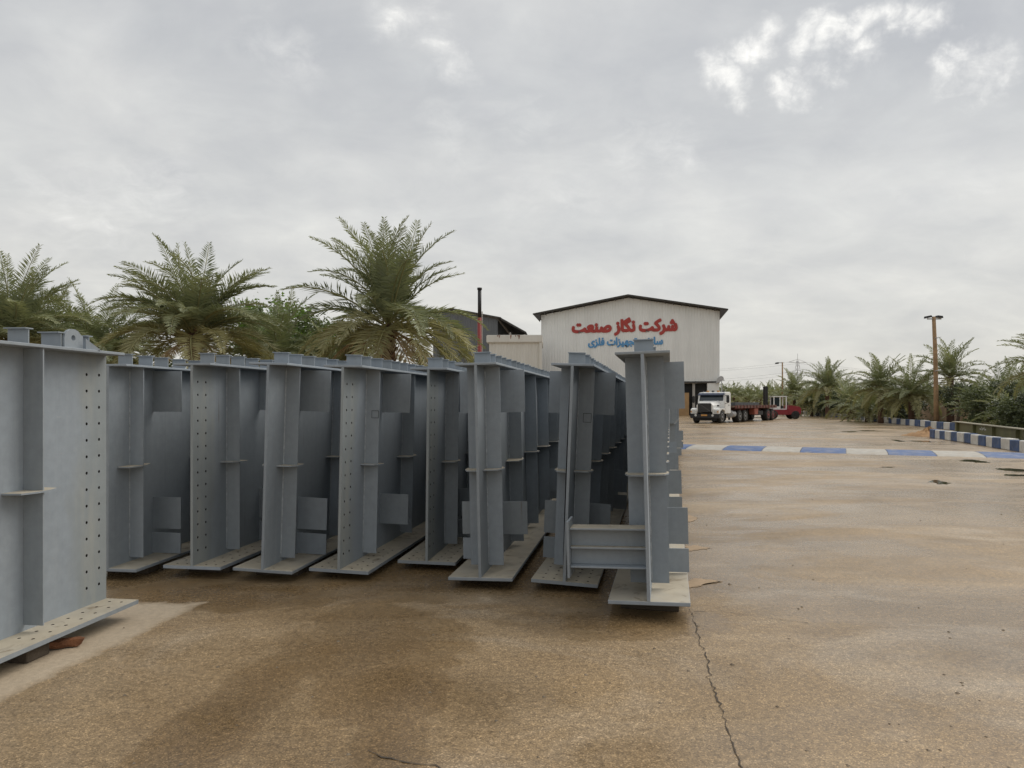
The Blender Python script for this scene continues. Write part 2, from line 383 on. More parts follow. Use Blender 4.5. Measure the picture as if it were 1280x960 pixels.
M_trunk = worn("palm_trunk", (.115, .065, .042), .95, .4, 6, bumpy=.8)
M_boot = worn("palm_leaf_base", (.20, .12, .075), .9, .4, 5, bumpy=.6)
M_bark = worn("bark", (.13, .095, .065), .95, .35, 6, bumpy=.8)
M_leaf_bright = leaf_mat("leaf_bright", (.11, .19, .035), (.17, .27, .06), .4)
M_leaf_dull = leaf_mat("leaf_dull", (.085, .11, .055), (.145, .165, .08), .25)
M_leaf_dark = leaf_mat("leaf_dark", (.05, .065, .04), (.09, .105, .06), .2)

# buildings etc
def clad(name, col, dirt, da=.4):
    m = NT(name); v = m.coord('Object', (1, 1, .12)); u = m.coord('Object')
    c = m.mix(m.ramp(m.noise(v, 1.1, 6, .6), [(.42, 0.0), (.75, da)]), col, dirt)
    c = m.mix(m.ramp(m.noise(u, .35, 5), [(.4, 0.0), (.7, .25)]), c, dirt)
    return m.out(c, .5, 0, .4)
M_clad = clad("white_cladding", (.82, .825, .80), (.62, .625, .605), .4)
M_clad2 = clad("cream_cladding", (.68, .67, .62), (.50, .47, .41))
M_clad_grey = clad("grey_cladding", (.155, .165, .175), (.10, .105, .11))
M_roof = worn("dark_roof", (.06, .055, .05), .6, .3, 1.5)
M_rust_stain = worn("rust_streak", (.22, .09, .05), .9, .3, 6)
M_red = worn("red_paint", (.25, .035, .03), .6, .15, 3)
M_signred = worn("sign_red", (.40, .05, .04), .6, .12, 2)
M_signblue = worn("sign_blue", (.10, .30, .56), .5, .15, 2)
M_black = worn("black_metal", (.02, .02, .022), .6, .3, 4)
M_tan = worn("tan_wall", (.42, .265, .13), .9, .2, 1.0, bumpy=.2)
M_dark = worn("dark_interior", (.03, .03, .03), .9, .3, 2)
M_brickwall = worn("mud_wall", (.36, .25, .155), .95, .2, 1.2, bumpy=.3)
M_conc = worn("concrete", (.42, .40, .37), .85, .15, 2)
M_polewood = worn("weathered_pole", (.33, .21, .11), .8, .35, 3, dirt=(.14, .09, .06), dirtamt=.6)
M_galv = worn("galvanised", (.42, .42, .42), .5, .2, 3, metal=.3)
M_olive = worn("olive_paint", (.13, .128, .05), .6, .25, 2, dirt=(.16, .13, .08), dirtamt=.5)
M_olivetop = worn("olive_flange_dust", (.34, .31, .23), .85, .25, 3)
M_chalk = worn("chalk_mark", (.75, .75, .72), .9, .1, 9)
M_rust = worn("rusty_steel", (.17, .07, .03), .9, .45, 9, dirt=(.09, .045, .03), dirtamt=.8, bumpy=.7)
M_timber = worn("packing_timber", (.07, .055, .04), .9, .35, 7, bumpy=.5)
M_stone = worn("pebble", (.20, .16, .115), .9, .4, 6)
M_tw = worn("truck_white", (.84, .84, .82), .35, .08, 2, dirt=(.45, .41, .35), dirtamt=.35)
M_glass = worn("dark_glass", (.03, .04, .05), .08, .1, 1, spec=.8)
M_navy = worn("visor_navy", (.03, .045, .09), .4, .2, 2)
M_tyre = worn("tyre", (.022, .021, .02), .85, .3, 5, dirt=(.12, .10, .075), dirtamt=.5)
M_rim_grey = worn("rim_grey", (.28, .28, .28), .5, .2, 5)
M_rim_red = worn("rim_red", (.34, .05, .045), .6, .2, 5)
M_trl = worn("trailer_red", (.15, .045, .035), .7, .3, 4, dirt=(.10, .06, .045), dirtamt=.6)
M_trlbox = worn("trailer_box", (.32, .09, .06), .6, .2, 4)
M_bedwood = worn("bed_planks", (.16, .11, .085), .9, .35, 5)
M_rubber = worn('grille_slat', (.07, .07, .07), .5, .2, 3)
M_fork = worn("forklift_red", (.27, .025, .035), .45, .2, 3, dirt=(.10, .03, .03), dirtamt=.4)
M_orange = worn("plate_orange", (.55, .27, .07), .5, .1, 3)
M_lamp = worn("lamp_glass", (.60, .60, .58), .15, .05, 3)
M_wire = worn("power_wire", (.12, .12, .12), .6, .1, 1)

# ------------------------------------------------------------------ ground
g = MB(); g.add([(-900, -40, 0), (900, -40, 0), (900, 1600, 0), (-900, 1600, 0)]); g.face((0, 1, 2, 3))
tag(g.build('ground', M_ground, fix=False), kind='structure')
def blob_sheet(name, outline, z, mat, jag=.04, sub=6, kind='structure', seed=1):
    r = random.Random(seed); pts = []
    n = len(outline)
    for i in range(n):
        a = Vector(outline[i]); b = Vector(outline[(i+1) % n])
        for k in range(sub):
            p = a.lerp(b, k/sub); p += Vector((r.gauss(0, jag), r.gauss(0, jag), 0)); pts.append((p.x, p.y, z))
    m = MB(); m.add(pts); m.face(range(len(pts)))
    me = m.mesh(name, mat)
    b = bmesh.new(); b.from_mesh(me)
    for f in b.faces:
        f.normal_update()
        if f.normal.z < 0: f.normal_flip()
    bmesh.ops.triangulate(b, faces=b.faces); b.to_mesh(me); b.free()
    return tag(put(name, me), kind=kind)
blob_sheet('soil_bed', [(21.6, 36, 0), (27.6, 44.4, 0), (35.7, 75.4, 0), (42.9, 106, 0), (70, 260, 0), (240, 260, 0), (240, 4, 0), (14, 4, 0), (17.0, 20, 0)], .006, M_soil, .02, 8)

# ground that stayed dry in the lee of the front girder, and smears beside it
blob_sheet('dry_patch', [G(855, 728), G(868, 722.5), G(907, 727), G(880, 731), G(858, 735)], .004, M_smear, .016, 8, seed=3)
blob_sheet('dry_patch', [G(856, 683), G(870, 682), G(887, 685), G(870, 688), G(856, 690)], .004, M_smear, .016, 8, seed=4)
blob_sheet('dry_patch', [G(852, 645), G(862, 644), G(873, 648), G(866, 652), G(852, 654)], .004, M_smear, .016, 8, seed=5)
def crack(name, pix, w, seed):
    r = random.Random(seed); pts = []
    P0 = [G(*q) for q in pix]
    for a, b in zip(P0, P0[1:]):
        L = (b-a).length; n = max(2, int(L/.035))
        for k in range(n):
            p = a.lerp(b, k/n); p += Vector((r.gauss(0, .007), r.gauss(0, .004), 0)); pts.append(p)
    pts.append(P0[-1])
    m = MB()
    for i, p in enumerate(pts):
        t = (pts[min(i+1, len(pts)-1)] - pts[max(i-1, 0)]).normalized(); nrm = Vector((-t.y, t.x, 0))
        ww = w * (.25 + 1.6*r.random()**2 + .5*math.sin(i*.11+seed)**2); m.add([p + nrm*ww*.5 + Vector((0, 0, .004)), p - nrm*ww*.5 + Vector((0, 0, .004))])
    for i in range(len(pts)-1): m.face((2*i, 2*i+1, 2*i+3, 2*i+2))
    return tag(m.build(name, M_crack), kind='structure')
crack('pavement_crack', [(862, 762), (870, 782), (876, 806), (884, 826), (888, 852), (900, 880), (908, 908), (918, 934), (930, 965), (938, 990)], .0062, 3)
crack('pavement_crack', [(462, 938), (478, 946), (505, 953), (545, 958), (580, 975)], .006, 5)
crack('pavement_crack', [(868, 765), (900, 764), (945, 771), (1010, 779)], .0035, 8)
# standing puddles on the right of the yard
for k, (pts) in enumerate([
    [(1200, 574.5), (1215, 573.8), (1232, 577), (1236, 579.5), (1222, 579), (1205, 576.5)],
    [(1245, 585), (1262, 584.5), (1285, 588), (1290, 590), (1266, 590), (1252, 587.5)],
    [(1250, 592.5), (1270, 592), (1290, 594), (1290, 596.5), (1262, 595.5)],
    [(1160, 599.5), (1172, 599), (1186, 604), (1187, 607), (1174, 606), (1164, 602.5)],
    [(1113, 549.3), (1123, 549.3), (1131, 552.4), (1122, 552.8)],
    [(1135, 550.3), (1160, 550.6), (1164, 553.2), (1150, 552.6)],
    [(1050, 539.2), (1068, 538.7), (1072, 540), (1062, 540.8)], [(1072, 538), (1098, 537.3), (1080, 539.3)],
    [(1150, 547.5), (1172, 547.6), (1170, 549)], [(1100, 584), (1118, 583.6), (1116, 584.9)]]):
    cy = sum(q[1] for q in pts)/len(pts)
    blob_sheet('puddle', [G(q[0], cy + (q[1]-cy)*.7) for q in pts], .004, M_puddle, .05, 6, seed=20+k)

# ------------------------------------------------------------------ speed hump with painted segments
def speed_hump():
    root = put('speed_hump', None); tag(root, kind='structure')
    A = Vector((5.2, 28.55, 0)); dirv = Vector((10.2, -4.75, 0)).normalized(); per = Vector((-dirv.y, dirv.x, 0)) * 1.42
    edges = [-4.8, -3.4, -2.0, -.65, .7, 2.04, 3.36, 4.72, 5.99, 7.45, 8.72, 10.12, 11.46, 12.76, 14.1, 15.5, 16.9]
    t0 = 0.0
    prof = [(-1, 0.0), (-.96, .018), (-.55, .055), (0, .072), (.55, .055), (.96, .018), (1, 0.0)]
    for i, (a, b) in enumerate(zip(edges, edges[1:])):
        m = MB(); n = 3
        for k in range(n+1):
            c = A + dirv*(a + (b-a-.015)*k/n)
            m.add([c + per*u + Vector((0, 0, z)) for u, z in prof])
        for k in range(n):
            for j in range(len(prof)-1):
                q = k*len(prof)+j; m.face((q, q+1, q+1+len(prof), q+len(prof)), 0, True)
        blue = i % 2 == 0
        m.build('painted_segment', M_blue if blue else M_white, root)
speed_hump()

# ------------------------------------------------------------------ kerbs of painted blocks
def kerb(path, blk, h, w, mats, name='kerb', seed=2):
    r = random.Random(seed)
    root = put(name, None); tag(root, kind='structure')
    P0 = [Vector((*q, 0)) for q in path]; segs = []; i = 0
    cache = {}
    for a, b in zip(P0, P0[1:]):
        L = (b-a).length; n = max(1, round(L/blk)); d = (b-a).normalized(); ang = math.atan2(d.y, d.x)
        for k in range(n):
            c = a + d*(L*(k+.5)/n); key = (round(L/n, 2), i % 2)
            if key not in cache:
                me = MB().cbox((0, 0, h/2), (L/n-.02, w, h)).mesh('kerb_block', mats[i % 2]); bevel(me, .025); cache[key] = me
            put('kerb_block', cache[key], root, (c.x + r.gauss(0, .018), c.y + r.gauss(0, .018), r.uniform(-.03, .012)), (r.gauss(0, .015), r.gauss(0, .01), ang + r.gauss(0, .022))); i += 1
    return root
a0 = G(1166, 546.5); a1 = G(1282, 565.2)
dk = (a1-a0).normalized()
kerb([(a0.x, a0.y), (a1.x+dk.x*9, a1.y+dk.y*9)], .84, .42, .32, (M_kerbblue, M_kerbwhite), seed=4)
b0, b1, b2 = G(1199, 538.5), G(1062, 523.2), G(1000, 517.6)
kerb([(b0.x, b0.y), (b1.x, b1.y)], 1.25, .46, .30, (M_kerbblue, M_kerbwhite), seed=5)
kerb([(b1.x+.3, b1.y+1), (b2.x, b2.y), (b2.x+9, b2.y+60)], 1.6, .4, .3, (M_kerbgrey, M_kerbpale), seed=6)

# ------------------------------------------------------------------ steel plate girders
def holed(m, o, U, V, N, th, holes, us, vs, r=.012, mat=0):
    """A plate spanned by U,V (grid lines us, vs) of thickness th along N; cells listed in holes get a round through-hole."""
    o, U, V, N = Vector(o), Vector(U), Vector(V), Vector(N)
    for i in range(len(us)-1):
        for j in range(len(vs)-1):
            u0, u1, v0, v1 = us[i], us[i+1], vs[j], vs[j+1]
            for side in (0, 1):
                off = N * (th/2 if side else -th/2)
                q = lambda u, v: o + U*u + V*v + off
                if (i, j) in holes:
                    cu, cv = (u0+u1)/2, (v0+v1)/2
                    outer = [(u0, v0), (cu, v0), (u1, v0), (u1, cv), (u1, v1), (cu, v1), (u0, v1), (u0, cv)]
                    inner = [(cu + r*math.cos(a), cv + r*math.sin(a)) for a in [R(225), R(270), R(315), 0, R(45), R(90), R(135), R(180)]]
                    k = m.add([q(*p) for p in outer] + [q(*p) for p in inner])
                    for t in range(8):
                        t2 = (t+1) % 8; f = (k+t, k+t2, k+8+t2, k+8+t); m.face(f if side else f[::-1], mat)
                    if side:
                        o2 = m.add([o + U*p[0] + V*p[1] + N*th/2 for p in inner] + [o + U*p[0] + V*p[1] - N*th/2 for p in inner])
                        for t in range(8):
                            t2 = (t+1) % 8; m.face((o2+t, o2+t2, o2+8+t2, o2+8+t), 1)
                else:
                    k = m.add([q(u0, v0), q(u1, v0), q(u1, v1), q(u0, v1)]); f = (k, k+1, k+2, k+3); m.face(f if side else f[::-1], mat)
    u0, u1, v0, v1 = us[0], us[-1], vs[0], vs[-1]
    for (p, q_) in (((u0, v0), (u1, v0)), ((u1, v0), (u1, v1)), ((u1, v1), (u0, v1)), ((u0, v1), (u0, v0))):
        A = o + U*p[0] + V*p[1]; B = o + U*q_[0] + V*q_[1]
        k = m.add([A - N*th/2, B - N*th/2, B + N*th/2, A + N*th/2]); m.face((k, k+1, k+2, k+3), mat)

TF, H, TT = .032, 2.0, .022
def conn_mesh():
    m = MB(); L, h = .158, .118
    m.box((-L/2, -.004, .009), (L/2, .004, h-.008)); m.box((-L/2-.004, -.032, 0), (L/2+.004, .034, .009)); m.box((-L/2-.006, -.034, h-.008), (L/2+.006, .036, h))
    me = m.mesh('shear_connector', M_paint); recalc(me); return me
CONN = conn_mesh()
def stiff_mesh(side, w=.165, th=.012):
    m = MB(); x0 = side*.0135
    m.box((min(x0, side*w), -th/2, TF+.045), (max(x0, side*w), th/2, TF+H-.001)); me = m.mesh('stiffener', M_paint); recalc(me); return me
STIFF = {s: stiff_mesh(s) for s in (-1, 1)}
def weld_mesh(side):
    m = MB(); m.tube([(side*.016, -.008, TF+.06 + k*(H-.07)/40) for k in range(41)], [.0065 + .002*math.sin(k*2.3) for k in range(41)], 5); return m.mesh('weld_seam', M_weld)
WELD = {s: weld_mesh(s) for s in (-1, 1)}
def mid_mesh(side):      # short horizontal plate let in half way up, tapered to the tips
    m = MB(); x0 = side*.0135; z = TF+.985; th = .012; out = []
    m.prism([(x0, -.17), (side*.15, -.15), (side*.185, -.05), (side*.185, .06), (side*.15, .17), (x0, .19)], 2, z, z+th); me = m.mesh('horizontal_plate', M_dusty); recalc(me); return me
MID = {s: mid_mesh(s) for s in (-1, 1)}
def cleat_mesh(side, z0, z1, x0=.0135, x1=.345, th=.014):
    m = MB(); m.box((min(side*x0, side*x1), -th/2, z0), (max(side*x0, side*x1), th/2, z1)); me = m.mesh('cleat_plate', M_paint); recalc(me); return me
CLEAT = {s: [cleat_mesh(s, TF+H-.46, TF+H-.02), cleat_mesh(s, TF+.275, TF+.615), cleat_mesh(s, TF+.012, TF+.232)] for s in (-1, 1)}

def girder(label, px, d, zb, V, lean, L, bolted, s1, wb=.62, wt=.40, flip=False, cleat0=.36, n_cleat=3, group='grey steel girders laid out in the yard', bow=0.0, low2=True, seed=0, fl_holes=None, sides=(-1, 1), short=''):
    r = random.Random(seed + 100)
    h = math.atan((V-CX)/F)
    root = put('steel_girder', None, None, ((px-CX)/F*d, d, zb-TF), (0, lean, -h + (math.pi if flip else 0))); root.empty_display_size = .3
    tag(root, label, 'girder', group)
    # web
    m = MB(); th = .026; rows = 15
    if bolted:
        us = [0, .055, .125, .195, .265, .60, L]; vs = [TF, TF+.075] + [TF+.075 + .1305*k for k in range(1, rows)] + [TF+H-.02, TF+H]
        us = [0, .05, .12, .19, .26, .60, L]
        holes = {(i, j) for i in (1, 3) for j in range(1, rows)}
        holed(m, (0, 0, 0), (0, 1, 0), (0, 0, 1), (1, 0, 0), th, holes, us, vs, .0125)
    else:
        n = 6; ys = [0, .6, 1.4, L]; zs = [TF + H*k/n for k in range(n+1)]
        holed(m, (0, 0, 0), (0, 1, 0), (0, 0, 1), (1, 0, 0), th, set(), ys, zs)
    if bow:
        m.v = [(x + bow*math.sin(math.pi*(z-TF)/H)*max(0, 1-y/1.2), y, z) for x, y, z in m.v]
    m.build('web', [M_primer if bolted else M_paint, M_bolt_dark], root, fix=False)
    # flanges
    m = MB()
    if bolted or fl_holes:
        xs = [-wb/2, -.235, -.185, -.13, -.08, .08, .13, .185, .235, wb/2]; ys = [0, .06, .11] ; 
        for k in range(6): ys += [ys[-1]+.10, ys[-1]+.15]
        ys += [L]
        holes = {(i, j) for i in (1, 3, 5, 7) for j in range(1, 14, 2)}
        holed(m, (0, 0, TF/2), (1, 0, 0), (0, 1, 0), (0, 0, 1), TF, holes, xs, ys, .0125)
        m.build('bottom_flange', [M_dusty, M_bolt_dark], root, fix=False)
    else:
        m.box((-wb/2, 0, 0), (wb/2, L, TF)); me = m.mesh('bottom_flange', M_dusty); bevel(me, .004); put('bottom_flange', me, root)
    me = MB().box((-wt/2, 0, TF+H), (wt/2, L, TF+H+TT)).mesh('top_flange', M_paint); bevel(me, .003); put('top_flange', me, root)
    # stiffeners, half-height plates, welds
    y = s1; k = 0
    while y < L - .3:
        for s in (-1, 1):
            tw = r.gauss(0, .010)
            put('stiffener', STIFF[s], root, (0, y, 0), (0, 0, tw))
            put('horizontal_plate', MID[s], root, (0, y, 0), (r.gauss(0, .02), 0, tw))
            if k < 2: put('weld_seam', WELD[s], root, (0, y, 0))
        y += 1.22; k += 1
    # cross-frame cleats, on both sides
    y = s1 + cleat0
    for c in range(n_cleat):
        if y > L - .4: break
        for s in sides:
            for q, me in enumerate(CLEAT[s]):
                if q == 2 and not low2 and s == 1: continue
                put('cleat_plate', me, root, (0, y, 0), (0, 0, r.gauss(0, .012)))
        y += 3.7
    # channel shear connectors along the top flange
    y = .27
    while y < L - .15:
        put('shear_connector', CONN, root, (r.gauss(.004, .007), y, TF+H+TT), (0, 0, r.gauss(0, .025))); y += .305
    # added packers it rests on, dark to blacken the shade under the flange too
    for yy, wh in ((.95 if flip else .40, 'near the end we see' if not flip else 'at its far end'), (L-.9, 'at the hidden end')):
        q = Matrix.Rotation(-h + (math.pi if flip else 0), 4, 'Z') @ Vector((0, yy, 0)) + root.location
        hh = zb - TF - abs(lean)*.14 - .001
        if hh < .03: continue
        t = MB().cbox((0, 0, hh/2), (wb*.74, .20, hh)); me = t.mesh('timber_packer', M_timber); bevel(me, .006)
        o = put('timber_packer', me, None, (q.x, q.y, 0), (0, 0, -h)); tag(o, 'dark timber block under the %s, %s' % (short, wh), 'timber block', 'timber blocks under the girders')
    return root
GP = 'grey steel girders laid out in the yard'
g0 = girder('nearest grey girder at the far left with bolt holes and a lifting lug', 131, 5.86, .148, 752, 0.0, 9.0, True, .84, wb=.60, wt=.36, flip=True, n_cleat=0, seed=1, short='nearest girder at the left')
girder('plain-ended grey girder beside the nearest one, second from the left', 134, 7.03, .12, 752, .002, 12.5, False, .32, cleat0=.38, seed=2, short='second girder from the left')
girder('grey girder with two columns of bolt holes, third from the left', 239.5, 7.08, .132, 775, 0.0, 12.5, True, .62, cleat0=.70, seed=3, short='third girder from the left')
girder('leaning plain-ended girder between two bolt-holed girders, fourth from the left', 327.5, 6.94, .131, 775, .031, 12.5, False, .36, cleat0=.36, seed=4, short='leaning fourth girder')
g4 = girder('bolt-holed girder with pale primer end in front of the tall palm, fifth from the left', 423, 7.02, .11, 795, .022, 12.5, True, .60, cleat0=.50, low2=False, seed=5, short='fifth girder from the left')
def outline(root, x0, x1, z0, z1, y):      # small rectangular cut-out outline on a stiffener
    t = .0035; m = MB()
    for lo, hi in (((x0, z0), (x1, z0+t)), ((x0, z1-t), (x1, z1)), ((x0, z0+t), (x0+t, z1-t)), ((x1-t, z0+t), (x1, z1-t))):
        m.box((lo[0], y-.0015, lo[1]), (hi[0], y, hi[1]))
    m.build('plate_outline', M_bolt_dark, root)
outline(g4, .085, .163, 1.52, 1.60, .589)
girder('narrow-looking darker girder set back in the row, with a bolt-holed end', 533, 7.42, .103, 772, .010, 12.5, True, .72, cleat0=.55, seed=6, short='set-back narrow girder')
girder('pale plain-ended girder with bare flange standing between the darker bolt-holed girder and the bowed one', 600, 6.68, .115, 800, -.022, 12.5, False, .34, cleat0=.40, low2=False, seed=7, short='pale plain-ended girder')
g8 = girder('girder with a bowed web edge and drilled bottom flange, second from the right', 705, 6.58, .103, 828, .038, 12.5, False, .46, cleat0=.42, bow=-.012, seed=8, fl_holes=True, wb=.62, short='bowed girder')
outline(g8, .07, .15, 1.50, 1.59, .449)
g9 = girder('front girder at the right end of the row with a short cross beam stub', 811, 5.73, .157, 837, -.026, 12.8, False, .44, wb=.655, wt=.44, cleat0=.56, n_cleat=4, seed=9, sides=(1,), short='front girder with the stub')
girder('far girder lying beyond the right end of the row near the speed hump', 836, 20.5, .14, 866, 0.0, 7.5, False, .4, cleat0=.5, n_cleat=2, seed=10, wb=.5, short='far girder by the hump')

# lifting lug on the nearest girder
m = MB(); pts = [(-.10, 0), (.09, 0), (.09, .075)] + [(.09*math.cos(a)*1.0, .075 + .075*math.sin(a)) for a in [R(25*k) for k in range(1, 7)]] + [(-.10, .10)]
n = len(pts)
ring = [(0.0 + .022*math.cos(2*math.pi*k/12), .082 + .022*math.sin(2*math.pi*k/12)) for k in range(12)]
b = bmesh.new()
def face_hole(zoff):
    ov = [b.verts.new((zoff, p[0], p[1])) for p in pts]; iv = [b.verts.new((zoff, p[0], p[1])) for p in ring]
    e = [b.edges.new((ov[k], ov[(k+1) % n])) for k in range(n)] + [b.edges.new((iv[k], iv[(k+1) % 12])) for k in range(12)]
    bmesh.ops.triangle_fill(b, edges=e, use_beauty=True); return ov, iv
o1, i1 = face_hole(-.011); o2, i2 = face_hole(.011)
for A, B, N_ in ((o1, o2, n), (i1, i2, 12)):
    for k in range(N_): b.faces.new((A[k], A[(k+1) % N_], B[(k+1) % N_], B[k]))
bmesh.ops.recalc_face_normals(b, faces=b.faces)
me = bpy.data.meshes.new('lifting_lug'); b.to_mesh(me); b.free(); me.materials.append(M_paint)
lug = put('lifting_lug', me, g0, (-.085, .47, TF+H+TT))
mm = MB(); mm.prism([(-.20, 0), (-.09, 0), (-.09, .085)], 1, -.006, .006); mm.build('lug_brace', M_paint, lug, (0, -.005, 0), (0, 0, R(60)))

# cross beam stub on the front girder
st = MB(); x0, x1 = -.0145, -.655
yy = .29
st.box((x1, yy-.007, .263), (-.0145, yy+.007, .565), 0)
me = st.mesh('beam_web', M_paint); recalc(me)
cb = put('cross_beam', me, g9)
zf0 = .245
for z in (.245, .405, .567):
    w = .10 if z != .405 else .085
    mm = MB(); mm.box((x1, yy-w if z != .405 else yy-w, z), (-.0145, yy+w if z != .405 else yy-.009, z+.016)); me = mm.mesh('beam_flange', M_dusty if z > .3 else M_paint); bevel(me, .003); put('beam_flange', me, cb)
me = MB().box((x1-.022, yy-.145, .165), (x1-.001, yy+.145, .645)).mesh('end_plate', M_paint); bevel(me, .003); put('end_plate', me, cb)

# rusty packing piece under the nearest girder's edge
m = MB(); rr = random.Random(5)
sec = [(-.05, 0), (.05, 0), (.055, .03), (.045, .075), (.012, .082), (-.03, .078), (-.055, .05)]
for k in range(7):
    y = -.10 + k*.036; j = .008 if k < 6 else .02
    m.add([(.72*x*(1.0 if k < 5 else .9) + rr.gauss(0, .004), y + rr.gauss(0, j), max(0, .75*z + rr.gauss(0, .004))) for x, z in sec])
for k in range(6):
    for j in range(7): j2 = (j+1) % 7; m.face((k*7+j, k*7+j2, k*7+7+j2, k*7+7+j))
m.face(list(range(7))[::-1]); m.face([42+j for j in range(7)])
q = G(77, 810)
tag(m.build('rusty_block', M_rust, None, (q.x, q.y, .0045), (0, 0, R(-62))), 'splintered rust brown block poking out under the nearest girder', 'block')

# ------------------------------------------------------------------ palms
def frond_mesh(name, e0, bend, L=3.0, n=70, mats=None, seed=0, width=.030, dead=False, leaf=.62):
    r = random.Random(seed); m = MB(); S = 14; pts = []; p = Vector((0, 0, 0)); side = r.gauss(0, .30)
    tang = []
    for k in range(S+1):
        t = k/S; e = e0 - bend*(t**1.35); a = side*t
        d = Vector((math.cos(e)*math.cos(a), math.cos(e)*math.sin(a), math.sin(e))); tang.append(d); pts.append(p.copy()); p = p + d*(L/S)
    m.tube(pts, [.028*(1-.9*k/S)+.003 for k in range(S+1)], 4, 1, True)
    for i in range(n):
        t = .12 + .88*(i/(n-1)); f = t*S; k = min(int(f), S-1); c = pts[k].lerp(pts[k+1], f-k); T = tang[k].lerp(tang[k+1], f-k).normalized()
        B = T.cross(Vector((0, 0, 1)))
        B = B.normalized() if B.length > .05 else Vector((0, 1, 0)); U = B.cross(T).normalized()
        prof = math.sin(math.pi*min(1, .18+.80*t)**.8)*.85 + .15
        for s in (-1, 1):
            if r.random() < (.22 if dead else .06): continue
            fw = r.uniform(.30, .70) + t*.55; up = r.uniform(-.05, .75) if not dead else r.uniform(-.8, 0)
            D = (B*s*1.0 + T*fw + U*up).normalized()
            ll = leaf*prof*r.uniform(.8, 1.1)*(.6 if dead else 1)
            droop = Vector((0, 0, -1))*ll*r.uniform(.05, .22)*(2 if dead else 1)
            w = width*r.uniform(.8, 1.15); nW = D.cross(U if r.random() < .5 else (U + T*.6)).normalized()*w*.5
            mid = c + D*ll*.45 + droop*.15; tip = c + D*ll + droop
            q = m.add([c, mid+nW, tip, mid-nW]); m.face((q, q+1, q+2), 0); m.face((q, q+2, q+3), 0)
    me = m.mesh(name, mats); return me
FR = {'up': [], 'mid': [], 'low': [], 'hang': [], 'dead': []}
for s in range(3):
    FR['up'].append(frond_mesh('frond', R(81), R(24+13*s), mats=[M_frond, M_rachis], seed=s))
    FR['mid'].append(frond_mesh('frond', R(60), R(50+15*s), mats=[M_frond, M_rachis], seed=10+s))
    FR['low'].append(frond_mesh('frond', R(33), R(60+15*s), mats=[M_frond, M_rachis], seed=20+s))
    FR['hang'].append(frond_mesh('frond', R(6), R(70+9*s), mats=[M_frond_old, M_rachis], seed=30+s))
    FR['dead'].append(frond_mesh('frond', R(-22), R(52+8*s), L=2.4, mats=[M_frond_dead, M_rachis_dead], seed=40+s, dead=True, n=52))
def far_fronds():
    d = {}
    for kk, (e, b_) in {'up': (80, 34), 'mid': (56, 58), 'low': (28, 66), 'hang': (0, 72)}.items():
        d[kk] = [frond_mesh('frond', R(e), R(b_+10*s), n=34, mats=[M_frond_old if kk == 'hang' else M_frond, M_rachis], seed=60+s, width=.07, leaf=.58) for s in range(2)]
    return d
FRF = far_fronds()
def trunk_mesh(h, r0, seed=0, boots=True):
    r = random.Random(seed); m = MB(); S = 10
    m.tube([(0, 0, h*k/S) for k in range(S+1)], [r0*(1.12 - .22*k/S) for k in range(S+1)], 12)
    if boots:
        nb = int(h/.075)
        for i in range(nb):
            z = .1 + i*h/nb; a = i*2.39996; rr = r0*(1.08 - .2*z/h)
            c, s = math.cos(a), math.sin(a); t = Vector((-s, c, 0)); o = Vector((c, s, 0))*rr + Vector((0, 0, z))
            q = m.add([o - t*.085, o + t*.085, o + t*.05 + Vector((c*.10, s*.10, .15)), o - t*.05 + Vector((c*.10, s*.10, .15)), o + Vector((0, 0, .17))])
            m.face((q, q+1, q+2, q+3), 1); m.face((q+3, q+2, q+4), 1); m.face((q, q+3, q+4), 1); m.face((q+1, q+4, q+2), 1)
    return m.mesh('trunk', [M_trunk, M_boot])
def palm(label, base, h, size, seed, counts, near=True, group=None, name='palm_tree', r0=.24, cat='palm tree'):
    r = random.Random(seed*13+1)
    root = thing(name, label, cat, base, r.uniform(0, 6.28), group)
    if h > .15: put('trunk', trunk_mesh(h, r0, seed, near), root)
    lib = FR if near else FRF
    ga = r.uniform(0, 6.28); i = 0
    for kk in ('up', 'mid', 'low', 'hang', 'dead'):
        if kk not in lib: continue
        nn = counts.get(kk, 0)
        for j in range(nn):
            a = ga + i*2.39996 + r.gauss(0, .15); i += 1
            rad = {'up': .04, 'mid': .08, 'low': .13, 'hang': .17, 'dead': .2}[kk]
            dz = {'up': .10, 'mid': .03, 'low': -.06, 'hang': -.16, 'dead': -.28}[kk]
            sc = size/3.0*r.uniform(.86, 1.08)
            put('frond', r.choice(lib[kk]), root, (rad*math.cos(a), rad*math.sin(a), h+dz), (r.gauss(0, .16), r.gauss(0, .13), a), sc)
    return root
def at(px, d): return ((px-CX)/F*d, d, 0)
full = dict(up=9, mid=17, low=19, hang=17, dead=5)
palm('tall upright date palm rising beside the grey shed, behind the middle girders', at(486, 25), 4.5, 3.8, 3, dict(up=14, mid=14, low=14, hang=22, dead=9))
palm('broad date palm with bare red-brown trunk behind the third girder from the left', at(243, 24), 4.1, 3.3, 4, dict(up=6, mid=22, low=28, hang=18, dead=5))
palm('date palm at the left edge of the photo behind the nearest girder', at(12, 25), 3.9, 3.3, 5, dict(up=8, mid=24, low=24, hang=16, dead=2))
palm('low date palm filling the gap between the left-edge palm and the broad palm', at(120, 29), 3.5, 3.4, 6, dict(up=3, mid=18, low=24, hang=16, dead=6))
palm('low date palm half hidden between the broad palm and the tall upright palm', at(345, 28), 3.4, 3.0, 7, dict(up=3, mid=10, low=18, hang=16, dead=8))
palm('squat date palm behind the nearest girder, left of the broad palm', at(66, 32), 3.9, 3.4, 8, dict(up=4, mid=18, low=22, hang=14, dead=3))
